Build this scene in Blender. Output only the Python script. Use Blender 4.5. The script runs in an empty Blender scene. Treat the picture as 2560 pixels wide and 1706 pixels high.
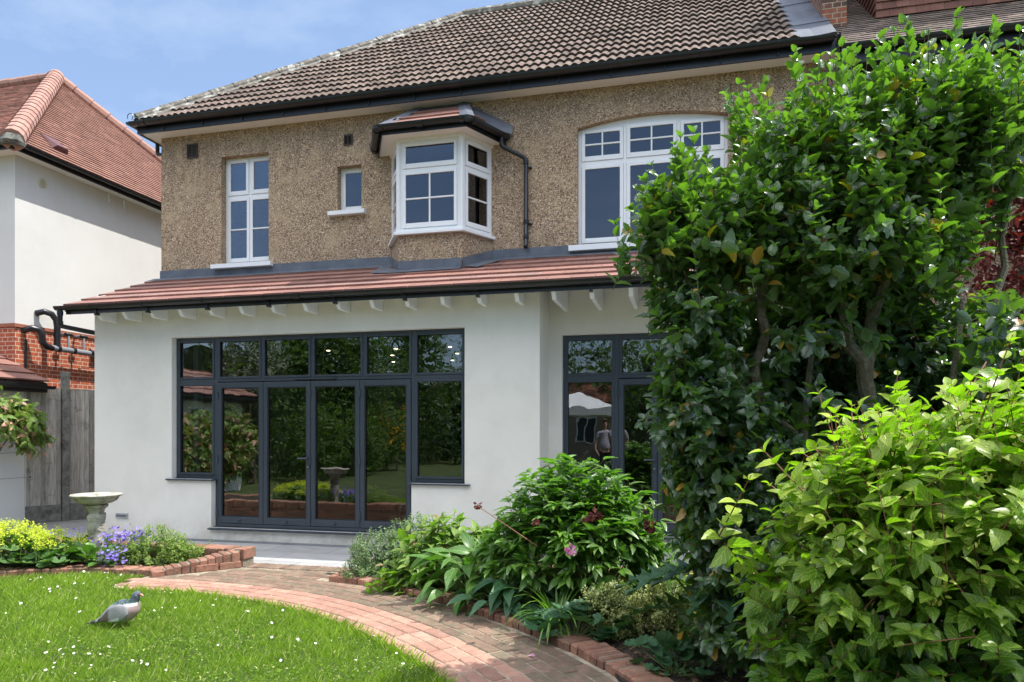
import bpy, math, random
import numpy as np
from mathutils import Vector, Matrix
from mathutils.geometry import tessellate_polygon
R = math.radians
rnd = random.Random(7)
sc = bpy.context.scene
col = sc.collection

# ------------------------------------------------------------ camera, sky, sun, exposure
cd = bpy.data.cameras.new('camera'); cam = bpy.data.objects.new('camera', cd); col.objects.link(cam)
cam.location = (0, -8.82, 1.6); cam.rotation_euler = (R(90), 0, R(13.8))
cd.sensor_width = 36; cd.lens = 36*700/1024; cd.shift_y = 89/1024; cd.clip_start = .05; cd.clip_end = 500
sc.camera = cam
SUN = Vector((.52, .15, 1)).normalized()
w = bpy.data.worlds.new('World'); sc.world = w; w.use_nodes = True
nt = w.node_tree; bg = nt.nodes['Background']
sky = nt.nodes.new('ShaderNodeTexSky'); sky.sky_type = 'NISHITA'; sky.sun_disc = False
sky.sun_elevation = math.asin(SUN.z); sky.sun_rotation = math.atan2(SUN.x, SUN.y)
sky.air_density = 1.0; sky.dust_density = 1.0; sky.ozone_density = 1.5
tc = nt.nodes.new('ShaderNodeTexCoord')
mp = nt.nodes.new('ShaderNodeMapping'); mp.inputs['Scale'].default_value = (1.6, 5.0, 7.0); mp.inputs['Rotation'].default_value = (.3, .5, .4)
nz = nt.nodes.new('ShaderNodeTexNoise'); nz.inputs['Scale'].default_value = 1.3; nz.inputs['Detail'].default_value = 9; nz.inputs['Roughness'].default_value = .62
rp = nt.nodes.new('ShaderNodeValToRGB'); rp.color_ramp.elements[0].position = .46; rp.color_ramp.elements[1].position = .95
rp.color_ramp.elements[0].color = (0, 0, 0, 1); rp.color_ramp.elements[1].color = (.7, .7, .7, 1)
mx = nt.nodes.new('ShaderNodeMixRGB'); mx.inputs[2].default_value = (3.6, 4.3, 5.2, 1)
L = nt.links.new
L(tc.outputs['Generated'], mp.inputs[0]); L(mp.outputs[0], nz.inputs[0]); L(nz.outputs[0], rp.inputs[0])
# thin blue haze over the Nishita sky, then an unseen bright cloud bank added behind the camera to fill the facade
hz = nt.nodes.new('ShaderNodeMixRGB'); hz.inputs[0].default_value = .45; hz.inputs[2].default_value = (1.85, 2.65, 4.2, 1)
L(sky.outputs[0], hz.inputs[1]); L(rp.outputs[0], mx.inputs[0]); L(hz.outputs[0], mx.inputs[1])
sx_ = nt.nodes.new('ShaderNodeSeparateXYZ'); L(tc.outputs['Generated'], sx_.inputs[0])
def mr_(src, a, b):
    n = nt.nodes.new('ShaderNodeMapRange'); n.interpolation_type = 'SMOOTHSTEP'; n.inputs[1].default_value = a; n.inputs[2].default_value = b; L(src, n.inputs[0]); return n.outputs[0]
n2 = nt.nodes.new('ShaderNodeTexNoise'); n2.inputs['Scale'].default_value = 2.2; n2.inputs['Detail'].default_value = 7; L(tc.outputs['Generated'], n2.inputs[0])
def mul_(a, b):
    n = nt.nodes.new('ShaderNodeMath'); n.operation = 'MULTIPLY'; L(a, n.inputs[0]); L(b, n.inputs[1]); return n.outputs[0]
cm_ = mul_(mul_(mr_(sx_.outputs[2], .42, .72), mr_(sx_.outputs[1], .30, -.15)), mr_(n2.outputs[0], .30, .52))
m3 = nt.nodes.new('ShaderNodeMixRGB'); m3.inputs[2].default_value = (13.0, 13.4, 14.2, 1); L(cm_, m3.inputs[0]); L(mx.outputs[0], m3.inputs[1]); L(m3.outputs[0], bg.inputs[0])
bg.inputs[1].default_value = .08
sd = bpy.data.lights.new('sun', 'SUN'); so = bpy.data.objects.new('sun', sd); col.objects.link(so)
sd.energy = 2.2; sd.angle = R(.5); sd.color = (1, .965, .91); so.rotation_euler = SUN.to_track_quat('Z', 'Y').to_euler(); so.location = (5, 5, 20)
sc.view_settings.view_transform = 'Standard'; sc.view_settings.look = 'None'
sc.view_settings.exposure = 1.52; sc.view_settings.gamma = 1; sc.view_settings.use_curve_mapping = False
sc.cycles.max_bounces = 8; sc.cycles.transparent_max_bounces = 12

# ------------------------------------------------------------ helpers
def tag(o, label=None, cat=None, group=None, kind=None):
    if label: o['label'] = label
    if cat: o['category'] = cat
    if group: o['group'] = group
    if kind: o['kind'] = kind
    return o
def thing(name, loc, label, cat, group=None):
    o = bpy.data.objects.new(name, None); o.location = loc; o.empty_display_size = .2; col.objects.link(o)
    return tag(o, label, cat, group)
def wloc(o):
    v = Vector((0, 0, 0))
    while o: v = v + Vector(o.location); o = o.parent
    return v
class MB:
    def __init__(s): s.v = []; s.f = []; s.T = None; s.uv = None
    def add(s, vs, fs):
        n = len(s.v)
        s.v += [tuple(s.T(Vector(p))) for p in vs] if s.T else [tuple(p) for p in vs]
        s.f += [tuple(i+n for i in f) for f in fs]; return s
    def box(s, x0, x1, y0, y1, z0, z1):
        v = [(x, y, z) for x in (x0, x1) for y in (y0, y1) for z in (z0, z1)]
        return s.add(v, [(0, 1, 3, 2), (4, 6, 7, 5), (0, 4, 5, 1), (2, 3, 7, 6), (0, 2, 6, 4), (1, 5, 7, 3)])
    def quad(s, a, b, c, d): return s.add([a, b, c, d], [(0, 1, 2, 3)])
    def prism(s, poly, vec):
        vec = Vector(vec); n = len(poly); a = [Vector(p) for p in poly]; b = [p+vec for p in a]
        if n > 8:
            ts = tessellate_polygon([a]); return s.add(a+b, [tuple(t)[::-1] for t in ts] + [tuple(i+n for i in t) for t in ts] + [(i, (i+1) % n, (i+1) % n+n, i+n) for i in range(n)])
        return s.add(a+b, [tuple(range(n))[::-1], tuple(range(n, 2*n))] + [(i, (i+1) % n, (i+1) % n+n, i+n) for i in range(n)])
    def brick(s, c, ux, uy, lx, ly, z0, z1, ch=.006, j=.0):
        a_ = rnd.gauss(0, j*4); ux = Vector(ux); uy = Vector(uy); c = Vector(c)+ux*rnd.gauss(0, j)+uy*rnd.gauss(0, j*.6); ux, uy = ux*math.cos(a_)+uy*math.sin(a_), uy*math.cos(a_)-ux*math.sin(a_); lx *= 1-abs(rnd.gauss(0, j*3)); ly *= 1-abs(rnd.gauss(0, j*3)); z1 += rnd.uniform(-j, j); t = rnd.uniform(-j, j)*.6
        v = []
        for z, k in ((z0, 0), (z1-ch, 0), (z1, ch)):
            for a, b in ((-1, -1), (1, -1), (1, 1), (-1, 1)):
                p = c + ux*a*(lx/2-k) + uy*b*(ly/2-k); v.append((p.x, p.y, z + (t*a if z > z0 else 0)))
        return s.add(v, [(0, 1, 5, 4), (1, 2, 6, 5), (2, 3, 7, 6), (3, 0, 4, 7), (4, 5, 9, 8), (5, 6, 10, 9), (6, 7, 11, 10), (7, 4, 8, 11), (8, 9, 10, 11)])
    def tube(s, path, r, seg=8, cap=True):
        P = [Vector(p) for p in path]; rr = r if isinstance(r, (list, tuple)) else [r]*len(P); vs = []; fs = []
        up = Vector((0, 0, 1)); prev = None
        for i, p in enumerate(P):
            d = ((P[min(i+1, len(P)-1)]-p).normalized() + (p-P[max(i-1, 0)]).normalized())
            if d.length < 1e-6: d = Vector((0, 0, 1))
            d.normalize()
            a = prev if prev is not None else (up if abs(d.z) < .9 else Vector((1, 0, 0)))
            a = (a - d*a.dot(d)).normalized(); b = d.cross(a); prev = a
            for k in range(seg):
                t = 2*math.pi*k/seg; vs.append(p + (a*math.cos(t)+b*math.sin(t))*rr[i])
        for i in range(len(P)-1):
            for k in range(seg):
                k2 = (k+1) % seg; fs.append((i*seg+k, i*seg+k2, (i+1)*seg+k2, (i+1)*seg+k))
        if cap: fs += [tuple(range(seg))[::-1], tuple(range((len(P)-1)*seg, len(P)*seg))]
        return s.add(vs, fs)
    def lathe(s, c, prof, seg=24, squash=1, wob=0):
        vs = []; c = Vector(c)
        for r, z in prof:
            for k in range(seg):
                t = 2*math.pi*k/seg; q = r*(1+wob*rnd.uniform(-1, 1)); vs.append(c+Vector((q*math.cos(t), q*squash*math.sin(t), z)))
        fs = [(i*seg+k, i*seg+(k+1) % seg, (i+1)*seg+(k+1) % seg, (i+1)*seg+k) for i in range(len(prof)-1) for k in range(seg)]
        fs += [tuple(range(seg))[::-1], tuple(range((len(prof)-1)*seg, len(prof)*seg))]
        return s.add(vs, fs)
    def build(s, name, mat, parent=None, smooth=False, bevel=0):
        o0 = wloc(parent) if parent else Vector((0, 0, 0))
        m = bpy.data.meshes.new(name); m.from_pydata([(a-o0.x, b-o0.y, c-o0.z) for a, b, c in s.v], [], s.f)
        m.materials.append(mat); m.update()
        if smooth:
            m.polygons.foreach_set('use_smooth', [True]*len(m.polygons))
            m.set_sharp_from_angle(angle=R(40))
        o = bpy.data.objects.new(name, m); o.parent = parent; col.objects.link(o)
        if bevel:
            b = o.modifiers.new('bevel', 'BEVEL'); b.width = bevel; b.segments = 2; b.limit_method = 'ANGLE'
        return o

# ------------------------------------------------------------ materials
def newmat(name):
    m = bpy.data.materials.new(name); m.use_nodes = True; return m, m.node_tree, m.node_tree.nodes['Principled BSDF']
def N(nt, t, **k):
    n = nt.nodes.new('ShaderNode'+t)
    for a, b in k.items():
        if a in n.inputs.keys(): n.inputs[a].default_value = b
        else: setattr(n, a, b)
    return n
def ramp(nt, stops):
    n = nt.nodes.new('ShaderNodeValToRGB'); e = n.color_ramp.elements
    while len(e) < len(stops): e.new(.5)
    for i, (p, c) in enumerate(stops): e[i].position = p; e[i].color = (*c, 1)
    return n
def mixc(nt, fac, a, b, mode='MIX'):
    n = N(nt, 'MixRGB', blend_type=mode); ln = nt.links.new
    for i, x in ((0, fac), (1, a), (2, b)):
        if hasattr(x, 'links'): ln(x, n.inputs[i])
        elif i == 0: n.inputs[0].default_value = x
        else: n.inputs[i].default_value = (*x, 1)
    return n.outputs[0]
def M(name, c1, c2=None, scale=4, rough=.6, bump=0, bscale=60, isl=0, spec=.5, metal=0, dirt=None, dscale=2, dlo=.5, dhi=.7, detail=5, stretch=None):
    m, t, b = newmat(name); ln = t.links.new
    g = N(t, 'NewGeometry'); pos = g.outputs['Position']
    if stretch:
        mpn = N(t, 'Mapping'); mpn.inputs['Scale'].default_value = stretch; ln(pos, mpn.inputs[0]); pos = mpn.outputs[0]
    n = N(t, 'TexNoise', Scale=scale, Detail=detail, Roughness=.6); ln(pos, n.inputs['Vector'])
    r = ramp(t, [(.3, c1), (.7, c2 or c1)]); ln(n.outputs[0], r.inputs[0]); c = r.outputs[0]
    if dirt:
        n2 = N(t, 'TexNoise', Scale=dscale, Detail=8, Roughness=.7); ln(g.outputs['Position'], n2.inputs['Vector'])
        r2 = ramp(t, [(dlo, (0, 0, 0)), (dhi, (1, 1, 1))]); ln(n2.outputs[0], r2.inputs[0]); c = mixc(t, r2.outputs[0], c, dirt)
    if isl:
        h = N(t, 'HueSaturation'); ln(c, h.inputs['Color'])
        mr = N(t, 'MapRange'); mr.inputs[3].default_value = 1-isl; mr.inputs[4].default_value = 1+isl
        ln(g.outputs['Random Per Island'], mr.inputs[0]); ln(mr.outputs[0], h.inputs['Value']); c = h.outputs[0]
    ln(c, b.inputs['Base Color']); b.inputs['Roughness'].default_value = rough; b.inputs['Metallic'].default_value = metal
    b.inputs['Specular IOR Level'].default_value = spec
    if bump:
        n3 = N(t, 'TexNoise', Scale=bscale, Detail=4); ln(pos, n3.inputs['Vector'])
        bp = N(t, 'Bump', Strength=min(1, bump), Distance=.01*max(1, bump)); ln(n3.outputs[0], bp.inputs['Height']); ln(bp.outputs[0], b.inputs['Normal'])
    return m
m_render = M('cream_render', (.77, .745, .68), (.81, .785, .72), scale=1.2, rough=.9, bump=.35, bscale=140, spec=.2, dirt=(.68, .655, .59), dscale=1.1, dlo=.46, dhi=.8)
def add_dirt(m, z0, z1, colr, amt, streak=False):
    t = m.node_tree; ln = t.links.new; b = t.nodes['Principled BSDF']; src = b.inputs['Base Color'].links[0].from_socket; g = N(t, 'NewGeometry'); s = N(t, 'SeparateXYZ'); ln(g.outputs['Position'], s.inputs[0])
    mp_n = N(t, 'Mapping'); mp_n.inputs['Scale'].default_value = (9, 9, .5) if streak else (3, 3, 3); ln(g.outputs['Position'], mp_n.inputs[0]); n = N(t, 'TexNoise', Scale=1, Detail=6, Roughness=.7); ln(mp_n.outputs[0], n.inputs['Vector'])
    r1 = N(t, 'MapRange'); r1.interpolation_type = 'SMOOTHSTEP'; r1.inputs[1].default_value = z1; r1.inputs[2].default_value = z0; ln(s.outputs[2], r1.inputs[0])
    r2 = N(t, 'MapRange'); r2.inputs[1].default_value = .40; r2.inputs[2].default_value = .68; r2.inputs[4].default_value = amt; ln(n.outputs[0], r2.inputs[0])
    mm = N(t, 'Math', operation='MULTIPLY'); ln(r1.outputs[0], mm.inputs[0]); ln(r2.outputs[0], mm.inputs[1]); ln(mixc(t, mm.outputs[0], src, colr), b.inputs['Base Color'])
add_dirt(m_render, 0, .40, (.45, .41, .33), .8); add_dirt(m_render, 3.4, 2.2, (.62, .59, .51), .18, True)
m_white_render = M('white_render', (.64, .63, .60), (.69, .68, .65), scale=.7, rough=.9, bump=.3, bscale=90, spec=.2, dirt=(.59, .575, .54), dscale=.5, dlo=.48, dhi=.8)
m_gwhite = M('painted_wall', (.82, .82, .80), (.86, .86, .84), scale=1.5, rough=.85, bump=.8, bscale=9, spec=.3)
m_timber = M('white_gloss_paint', (.80, .81, .82), (.84, .85, .86), scale=6, rough=.35, bump=.08, bscale=25)
m_anth = M('anthracite_frame', (.040, .052, .068), (.046, .059, .076), scale=5, rough=.38, spec=.5)
m_anthd = M('dark_gasket', (.012, .013, .015), rough=.6)
m_black = M('black_plastic_gutter', (.010, .011, .014), (.016, .017, .020), scale=3, rough=.3, bump=.1, bscale=4, dirt=(.03, .03, .032), dscale=3, dlo=.5, dhi=.9)
m_lead = M('lead_sheet', (.085, .095, .12), (.15, .165, .195), scale=3, rough=.5, metal=.2, bump=.5, bscale=14, dirt=(.26, .28, .31), dscale=5, dlo=.6, dhi=.85)
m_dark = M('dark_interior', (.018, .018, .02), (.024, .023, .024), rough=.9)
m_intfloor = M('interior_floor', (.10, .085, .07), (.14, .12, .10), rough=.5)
m_vent = M('brown_vent', (.05, .04, .035), (.07, .055, .05), rough=.7)
m_pipe = M('grey_pipe', (.20, .21, .23), (.24, .25, .27), rough=.4)
m_conc = M('weathered_concrete', (.15, .147, .13), (.29, .285, .25), scale=14, rough=.95, bump=.8, bscale=90, dirt=(.045, .045, .038), dscale=6, dlo=.5, dhi=.7, detail=9)
m_stone = M('cast_stone', (.34, .32, .26), (.50, .48, .42), scale=16, rough=.95, bump=.9, bscale=60, dirt=(.17, .155, .09), dscale=9, dlo=.48, dhi=.66, detail=9)
m_fence = M('weathered_board', (.24, .22, .19), (.54, .50, .44), scale=3, rough=.9, bump=.6, bscale=30, isl=.3, dirt=(.15, .13, .11), dscale=5, dlo=.55, dhi=.7, stretch=(14, 14, 1.2), detail=8)
m_soil = M('dark_soil', (.018, .012, .008), (.06, .042, .028), scale=26, rough=1, bump=3, bscale=34, detail=9)
m_ceil = M('white_soffit', (.78, .78, .76), rough=.7)
m_clay = M('new_clay_tile', (.245, .118, .092), (.305, .155, .122), scale=2.5, rough=.62, isl=.13, bump=.3, bscale=50, detail=8)
m_claylip = m_clay
m_nb_roof = M('plain_clay_tile', (.205, .100, .070), (.29, .142, .102), scale=2.2, rough=.85, isl=.14, bump=.6, bscale=60, dirt=(.19, .085, .06), dscale=1.3, dlo=.5, dhi=.8, detail=9)
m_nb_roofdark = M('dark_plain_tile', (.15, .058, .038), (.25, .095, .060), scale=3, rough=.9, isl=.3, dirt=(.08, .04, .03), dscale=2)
m_ridge = M('pink_ridge_tile', (.33, .175, .135), (.42, .24, .185), scale=5, rough=.85, isl=.12, bump=.5, bscale=40, dirt=(.24, .13, .10), dscale=4, dlo=.55, dhi=.8)
m_ridge_old = M('lichened_ridge', (.11, .10, .085), (.24, .215, .175), scale=14, rough=1, bump=1, bscale=60, dirt=(.48, .47, .42), dscale=7, dlo=.52, dhi=.62, detail=10)
m_leaddark = m_lead

def m_main_tile():
    m, t, b = newmat('weathered_concrete_tile'); ln = t.links.new; g = N(t, 'NewGeometry')
    n = N(t, 'TexNoise', Scale=5, Detail=9, Roughness=.7); ln(g.outputs['Position'], n.inputs['Vector'])
    r = ramp(t, [(.3, (.105, .075, .060)), (.5, (.168, .124, .102)), (.72, (.245, .192, .158))]); ln(n.outputs[0], r.inputs[0])
    n2 = N(t, 'TexNoise', Scale=24, Detail=6, Roughness=.7); ln(g.outputs['Position'], n2.inputs['Vector'])
    r2 = ramp(t, [(.58, (0, 0, 0)), (.70, (1, 1, 1))]); ln(n2.outputs[0], r2.inputs[0])
    c = mixc(t, r2.outputs[0], r.outputs[0], (.42, .38, .33))
    n3 = N(t, 'TexNoise', Scale=17, Detail=5, Roughness=.7); mpn = N(t, 'Mapping'); mpn.inputs['Location'].default_value = (5, 9, 2)
    ln(g.outputs['Position'], mpn.inputs[0]); ln(mpn.outputs[0], n3.inputs['Vector'])
    r3 = ramp(t, [(.60, (0, 0, 0)), (.68, (1, 1, 1))]); ln(n3.outputs[0], r3.inputs[0]); c = mixc(t, r3.outputs[0], c, (.055, .04, .033))
    n4 = N(t, 'TexNoise', Scale=9, Detail=5, Roughness=.8); mp2 = N(t, 'Mapping'); mp2.inputs['Location'].default_value = (1, 3, 7)
    ln(g.outputs['Position'], mp2.inputs[0]); ln(mp2.outputs[0], n4.inputs['Vector'])
    r4 = ramp(t, [(.69, (0, 0, 0)), (.72, (1, 1, 1))]); ln(n4.outputs[0], r4.inputs[0]); c = mixc(t, r4.outputs[0], c, (.36, .20, .09))
    h = N(t, 'HueSaturation'); mr = N(t, 'MapRange'); mr.inputs[3].default_value = .78; mr.inputs[4].default_value = 1.22
    ln(g.outputs['Random Per Island'], mr.inputs[0]); ln(mr.outputs[0], h.inputs['Value']); ln(c, h.inputs['Color'])
    ln(h.outputs[0], b.inputs['Base Color']); b.inputs['Roughness'].default_value = .95; b.inputs['Specular IOR Level'].default_value = .2
    bp = N(t, 'Bump', Strength=.6, Distance=.01); ln(n2.outputs[0], bp.inputs['Height']); ln(bp.outputs[0], b.inputs['Normal'])
    return m
m_mtile = m_main_tile()

def m_pebble(name='pebbledash', dark=1.):
    m, t, b = newmat(name); ln = t.links.new; g = N(t, 'NewGeometry')
    v = N(t, 'TexVoronoi', Scale=88); ln(g.outputs['Position'], v.inputs['Vector'])
    sp = N(t, 'SeparateColor'); ln(v.outputs['Color'], sp.inputs[0])
    d = dark
    r = ramp(t, [(0, (.075*d, .05*d, .038*d)), (.15, (.17*d, .108*d, .068*d)), (.34, (.27*d, .185*d, .118*d)), (.58, (.36*d, .26*d, .17*d)), (.82, (.45*d, .35*d, .245*d)), (.965, (.62*d, .55*d, .45*d))])
    r.color_ramp.interpolation = 'CONSTANT'; ln(sp.outputs[0], r.inputs[0])
    n = N(t, 'TexNoise', Scale=2.6, Detail=10, Roughness=.75); ln(g.outputs['Position'], n.inputs['Vector'])
    r2 = ramp(t, [(.5, (0, 0, 0)), (.68, (.75, .75, .75))]); ln(n.outputs[0], r2.inputs[0])
    c = mixc(t, r2.outputs[0], r.outputs[0], (.40*d, .30*d, .185*d))
    n5 = N(t, 'TexNoise', Scale=.7, Detail=5); ln(g.outputs['Position'], n5.inputs['Vector'])
    mr = N(t, 'MapRange'); mr.inputs[3].default_value = .78; mr.inputs[4].default_value = 1.2; ln(n5.outputs[0], mr.inputs[0])
    h = N(t, 'HueSaturation'); ln(mr.outputs[0], h.inputs['Value']); ln(c, h.inputs['Color'])
    ln(h.outputs[0], b.inputs['Base Color']); b.inputs['Roughness'].default_value = .85; b.inputs['Specular IOR Level'].default_value = .3
    bp = N(t, 'Bump', Strength=.6, Distance=.008); bp.invert = True; ln(v.outputs['Distance'], bp.inputs['Height']); ln(bp.outputs[0], b.inputs['Normal'])
    return m
m_peb = m_pebble(dark=1.34)
add_dirt(m_peb, 6.7, 4.9, (.16, .125, .09), .55, True); add_dirt(m_peb, 4.1, 5.0, (.17, .14, .10), .4)
add_dirt(m_white_render, 6.4, 4.4, (.52, .51, .48), .18, True)

def m_brickwall(name, c1, c2, mortar, bw=.225, bh=.075):
    m, t, b = newmat(name); ln = t.links.new; g = N(t, 'NewGeometry')
    s = N(t, 'SeparateXYZ'); ln(g.outputs['Position'], s.inputs[0]); a = N(t, 'Math', operation='ADD'); ln(s.outputs[0], a.inputs[0]); ln(s.outputs[1], a.inputs[1])
    cb = N(t, 'CombineXYZ'); ln(a.outputs[0], cb.inputs[0]); ln(s.outputs[2], cb.inputs[1])
    bt = N(t, 'TexBrick'); ln(cb.outputs[0], bt.inputs[0]); bt.inputs['Scale'].default_value = 1
    bt.inputs['Brick Width'].default_value = bw; bt.inputs['Row Height'].default_value = bh; bt.inputs['Mortar Size'].default_value = .007
    bt.inputs['Color1'].default_value = (*c1, 1); bt.inputs['Color2'].default_value = (*c2, 1); bt.inputs['Mortar'].default_value = (*mortar, 1)
    bt.squash = .5; bt.squash_frequency = 2; bt.offset = .5
    n = N(t, 'TexNoise', Scale=18, Detail=6); ln(g.outputs['Position'], n.inputs['Vector'])
    c = mixc(t, .5, bt.outputs[0], n.outputs[0], 'OVERLAY'); ln(c, b.inputs['Base Color']); b.inputs['Roughness'].default_value = .9
    bp = N(t, 'Bump', Strength=.8, Distance=.008); bp.invert = True; ln(bt.outputs['Fac'], bp.inputs['Height']); ln(bp.outputs[0], b.inputs['Normal'])
    return m
m_nbrick = m_brickwall('orange_brick', (.44, .105, .04), (.32, .07, .035), (.55, .42, .32))
m_obrick = m_brickwall('dark_stock_brick', (.32, .10, .05), (.07, .045, .04), (.35, .28, .2))
m_ybrick = m_brickwall('yellow_stock_brick', (.36, .27, .17), (.25, .18, .11), (.4, .36, .3))
m_wbrick = M('old_red_brick', (.20, .090, .060), (.35, .175, .118), scale=16, rough=.92, isl=.3, bump=.9, bscale=70, dirt=(.17, .135, .095), dscale=7, dlo=.5, dhi=.7, detail=9)
m_paver_new = M('pink_clay_paver', (.32, .165, .12), (.43, .24, .175), scale=12, rough=.85, isl=.24, bump=.5, bscale=60, dirt=(.44, .31, .24), dscale=10, dlo=.55, dhi=.75, detail=8)
m_paver_old = M('mossy_old_paver', (.165, .10, .070), (.28, .18, .130), scale=14, rough=.95, isl=.24, bump=1, bscale=60, dirt=(.15, .13, .085), dscale=8, dlo=.44, dhi=.62, detail=10)
m_mortar = M('sandy_mortar', (.38, .32, .23), (.50, .43, .32), scale=30, rough=1, bump=.8, bscale=120, dirt=(.17, .14, .095), dscale=6, dlo=.40, dhi=.62)
m_mortar_d = M('dark_mortar', (.20, .17, .125), (.32, .28, .21), scale=30, rough=1, bump=.8, bscale=120)
def m_slab():
    m, t, b = newmat('grey_porcelain_slab'); ln = t.links.new; g = N(t, 'NewGeometry')
    bt = N(t, 'TexBrick'); ln(g.outputs['Position'], bt.inputs[0]); bt.inputs['Scale'].default_value = 1
    bt.inputs['Brick Width'].default_value = .9; bt.inputs['Row Height'].default_value = .6; bt.inputs['Mortar Size'].default_value = .004
    bt.inputs['Color1'].default_value = (.40, .395, .385, 1); bt.inputs['Color2'].default_value = (.34, .335, .33, 1); bt.inputs['Mortar'].default_value = (.06, .055, .05, 1)
    mpn = N(t, 'Mapping'); mpn.inputs['Scale'].default_value = (1, 3, 1); ln(g.outputs['Position'], mpn.inputs[0])
    n = N(t, 'TexNoise', Scale=2.2, Detail=8, Distortion=1.5); ln(mpn.outputs[0], n.inputs['Vector'])
    mr = N(t, 'MapRange'); mr.inputs[3].default_value = .72; mr.inputs[4].default_value = 1.3; ln(n.outputs[0], mr.inputs[0])
    h = N(t, 'HueSaturation'); ln(mr.outputs[0], h.inputs['Value']); ln(bt.outputs[0], h.inputs['Color']); ln(h.outputs[0], b.inputs['Base Color'])
    b.inputs['Roughness'].default_value = .55; return m
m_patio = m_slab()

def m_glass(name='window_glass', refl=3.0, wob=.12, tint=(.72, .76, .76)):
    m, t, b = newmat(name); ln = t.links.new; out = t.nodes['Material Output']; t.nodes.remove(b)
    g = N(t, 'NewGeometry'); n = N(t, 'TexNoise', Scale=2.2, Detail=1.5); ln(g.outputs['Position'], n.inputs['Vector'])
    bp = N(t, 'Bump', Strength=wob, Distance=.02); ln(n.outputs[0], bp.inputs['Height'])
    gl = N(t, 'BsdfGlossy'); gl.inputs['Roughness'].default_value = 0; ln(bp.outputs[0], gl.inputs['Normal'])
    tr = N(t, 'BsdfTransparent'); tr.inputs[0].default_value = (*tint, 1)
    fr = N(t, 'Fresnel'); fr.inputs['IOR'].default_value = 1.5
    mm = N(t, 'Math', operation='MULTIPLY'); mm.use_clamp = True; mm.inputs[1].default_value = refl; ln(fr.outputs[0], mm.inputs[0])
    ms = N(t, 'MixShader'); ln(mm.outputs[0], ms.inputs[0]); ln(tr.outputs[0], ms.inputs[1]); ln(gl.outputs[0], ms.inputs[2]); ln(ms.outputs[0], out.inputs[0])
    return m
m_gl = m_glass(refl=3.8)
m_glu = m_glass('old_window_glass', 3.0, .03, (.5, .6, .72))
m_blind = M('pale_blind', (.55, .62, .66), (.6, .66, .70), rough=.9)

def leafmat(name, old, young, trans=(.35, .55, .05), tw=.35, rough=.4, margin=None, mw=.6, vein=.25, var=.25, spec=.5, odd=None, oddf=.05, coat=0, nv=7):
    m, t, b = newmat(name); ln = t.links.new; out = t.nodes['Material Output']; g = N(t, 'NewGeometry')
    at = N(t, 'Attribute'); at.attribute_name = 'age'
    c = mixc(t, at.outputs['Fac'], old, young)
    if odd:
        gt = N(t, 'Math', operation='GREATER_THAN'); gt.inputs[1].default_value = 1-oddf
        ln(g.outputs['Random Per Island'], gt.inputs[0]); c = mixc(t, gt.outputs[0], c, odd)
    uvn = N(t, 'UVMap'); s = N(t, 'SeparateXYZ'); ln(uvn.outputs[0], s.inputs[0])
    ab = N(t, 'Math', operation='SUBTRACT'); ab.inputs[1].default_value = .5; ln(s.outputs[0], ab.inputs[0])
    ab2 = N(t, 'Math', operation='ABSOLUTE'); ln(ab.outputs[0], ab2.inputs[0])
    a2 = N(t, 'Math', operation='MULTIPLY'); a2.inputs[1].default_value = -.7; ln(ab2.outputs[0], a2.inputs[0])
    a3 = N(t, 'Math', operation='ADD'); ln(a2.outputs[0], a3.inputs[0]); ln(s.outputs[1], a3.inputs[1])
    a4 = N(t, 'Math', operation='MULTIPLY'); a4.inputs[1].default_value = nv; ln(a3.outputs[0], a4.inputs[0])
    a5 = N(t, 'Math', operation='PINGPONG'); a5.inputs[1].default_value = .5; ln(a4.outputs[0], a5.inputs[0])
    rv = ramp(t, [(.02, (1, 1, 1)), (.14, (0, 0, 0))]); ln(a5.outputs[0], rv.inputs[0])
    rm = ramp(t, [(.012, (1, 1, 1)), (.05, (0, 0, 0))]); ln(ab2.outputs[0], rm.inputs[0])
    mxv = N(t, 'Math', operation='MAXIMUM'); ln(rv.outputs[0], mxv.inputs[0]); ln(rm.outputs[0], mxv.inputs[1])
    mv = N(t, 'Math', operation='MULTIPLY'); mv.inputs[1].default_value = vein; ln(mxv.outputs[0], mv.inputs[0])
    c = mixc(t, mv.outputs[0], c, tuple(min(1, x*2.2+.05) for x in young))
    if margin:
        ed = N(t, 'Math', operation='MULTIPLY'); ed.inputs[1].default_value = 2; ln(ab2.outputs[0], ed.inputs[0])
        re = ramp(t, [(mw-.06, (0, 0, 0)), (mw+.04, (1, 1, 1))]); ln(ed.outputs[0], re.inputs[0]); c = mixc(t, re.outputs[0], c, margin)
    h = N(t, 'HueSaturation'); mr = N(t, 'MapRange'); mr.inputs[3].default_value = 1-var; mr.inputs[4].default_value = 1+var
    ln(g.outputs['Random Per Island'], mr.inputs[0]); ln(mr.outputs[0], h.inputs['Value']); ln(c, h.inputs['Color']); c = h.outputs[0]
    ln(c, b.inputs['Base Color']); b.inputs['Roughness'].default_value = rough; b.inputs['Specular IOR Level'].default_value = spec; b.inputs['Coat Weight'].default_value = coat; b.inputs['Coat Roughness'].default_value = .28
    bp = N(t, 'Bump', Strength=.5, Distance=.004); bp.invert = True; ln(mxv.outputs[0], bp.inputs['Height']); ln(bp.outputs[0], b.inputs['Normal'])
    tl = N(t, 'BsdfTranslucent'); ct = mixc(t, 1., c, tuple(x*3.2 for x in trans), 'MULTIPLY'); ct2 = mixc(t, .5, ct, trans); ln(ct2, tl.inputs[0])
    ms = N(t, 'MixShader'); ms.inputs[0].default_value = tw; ln(b.outputs[0], ms.inputs[1]); ln(tl.outputs[0], ms.inputs[2]); ln(ms.outputs[0], out.inputs[0])
    return m

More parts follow.
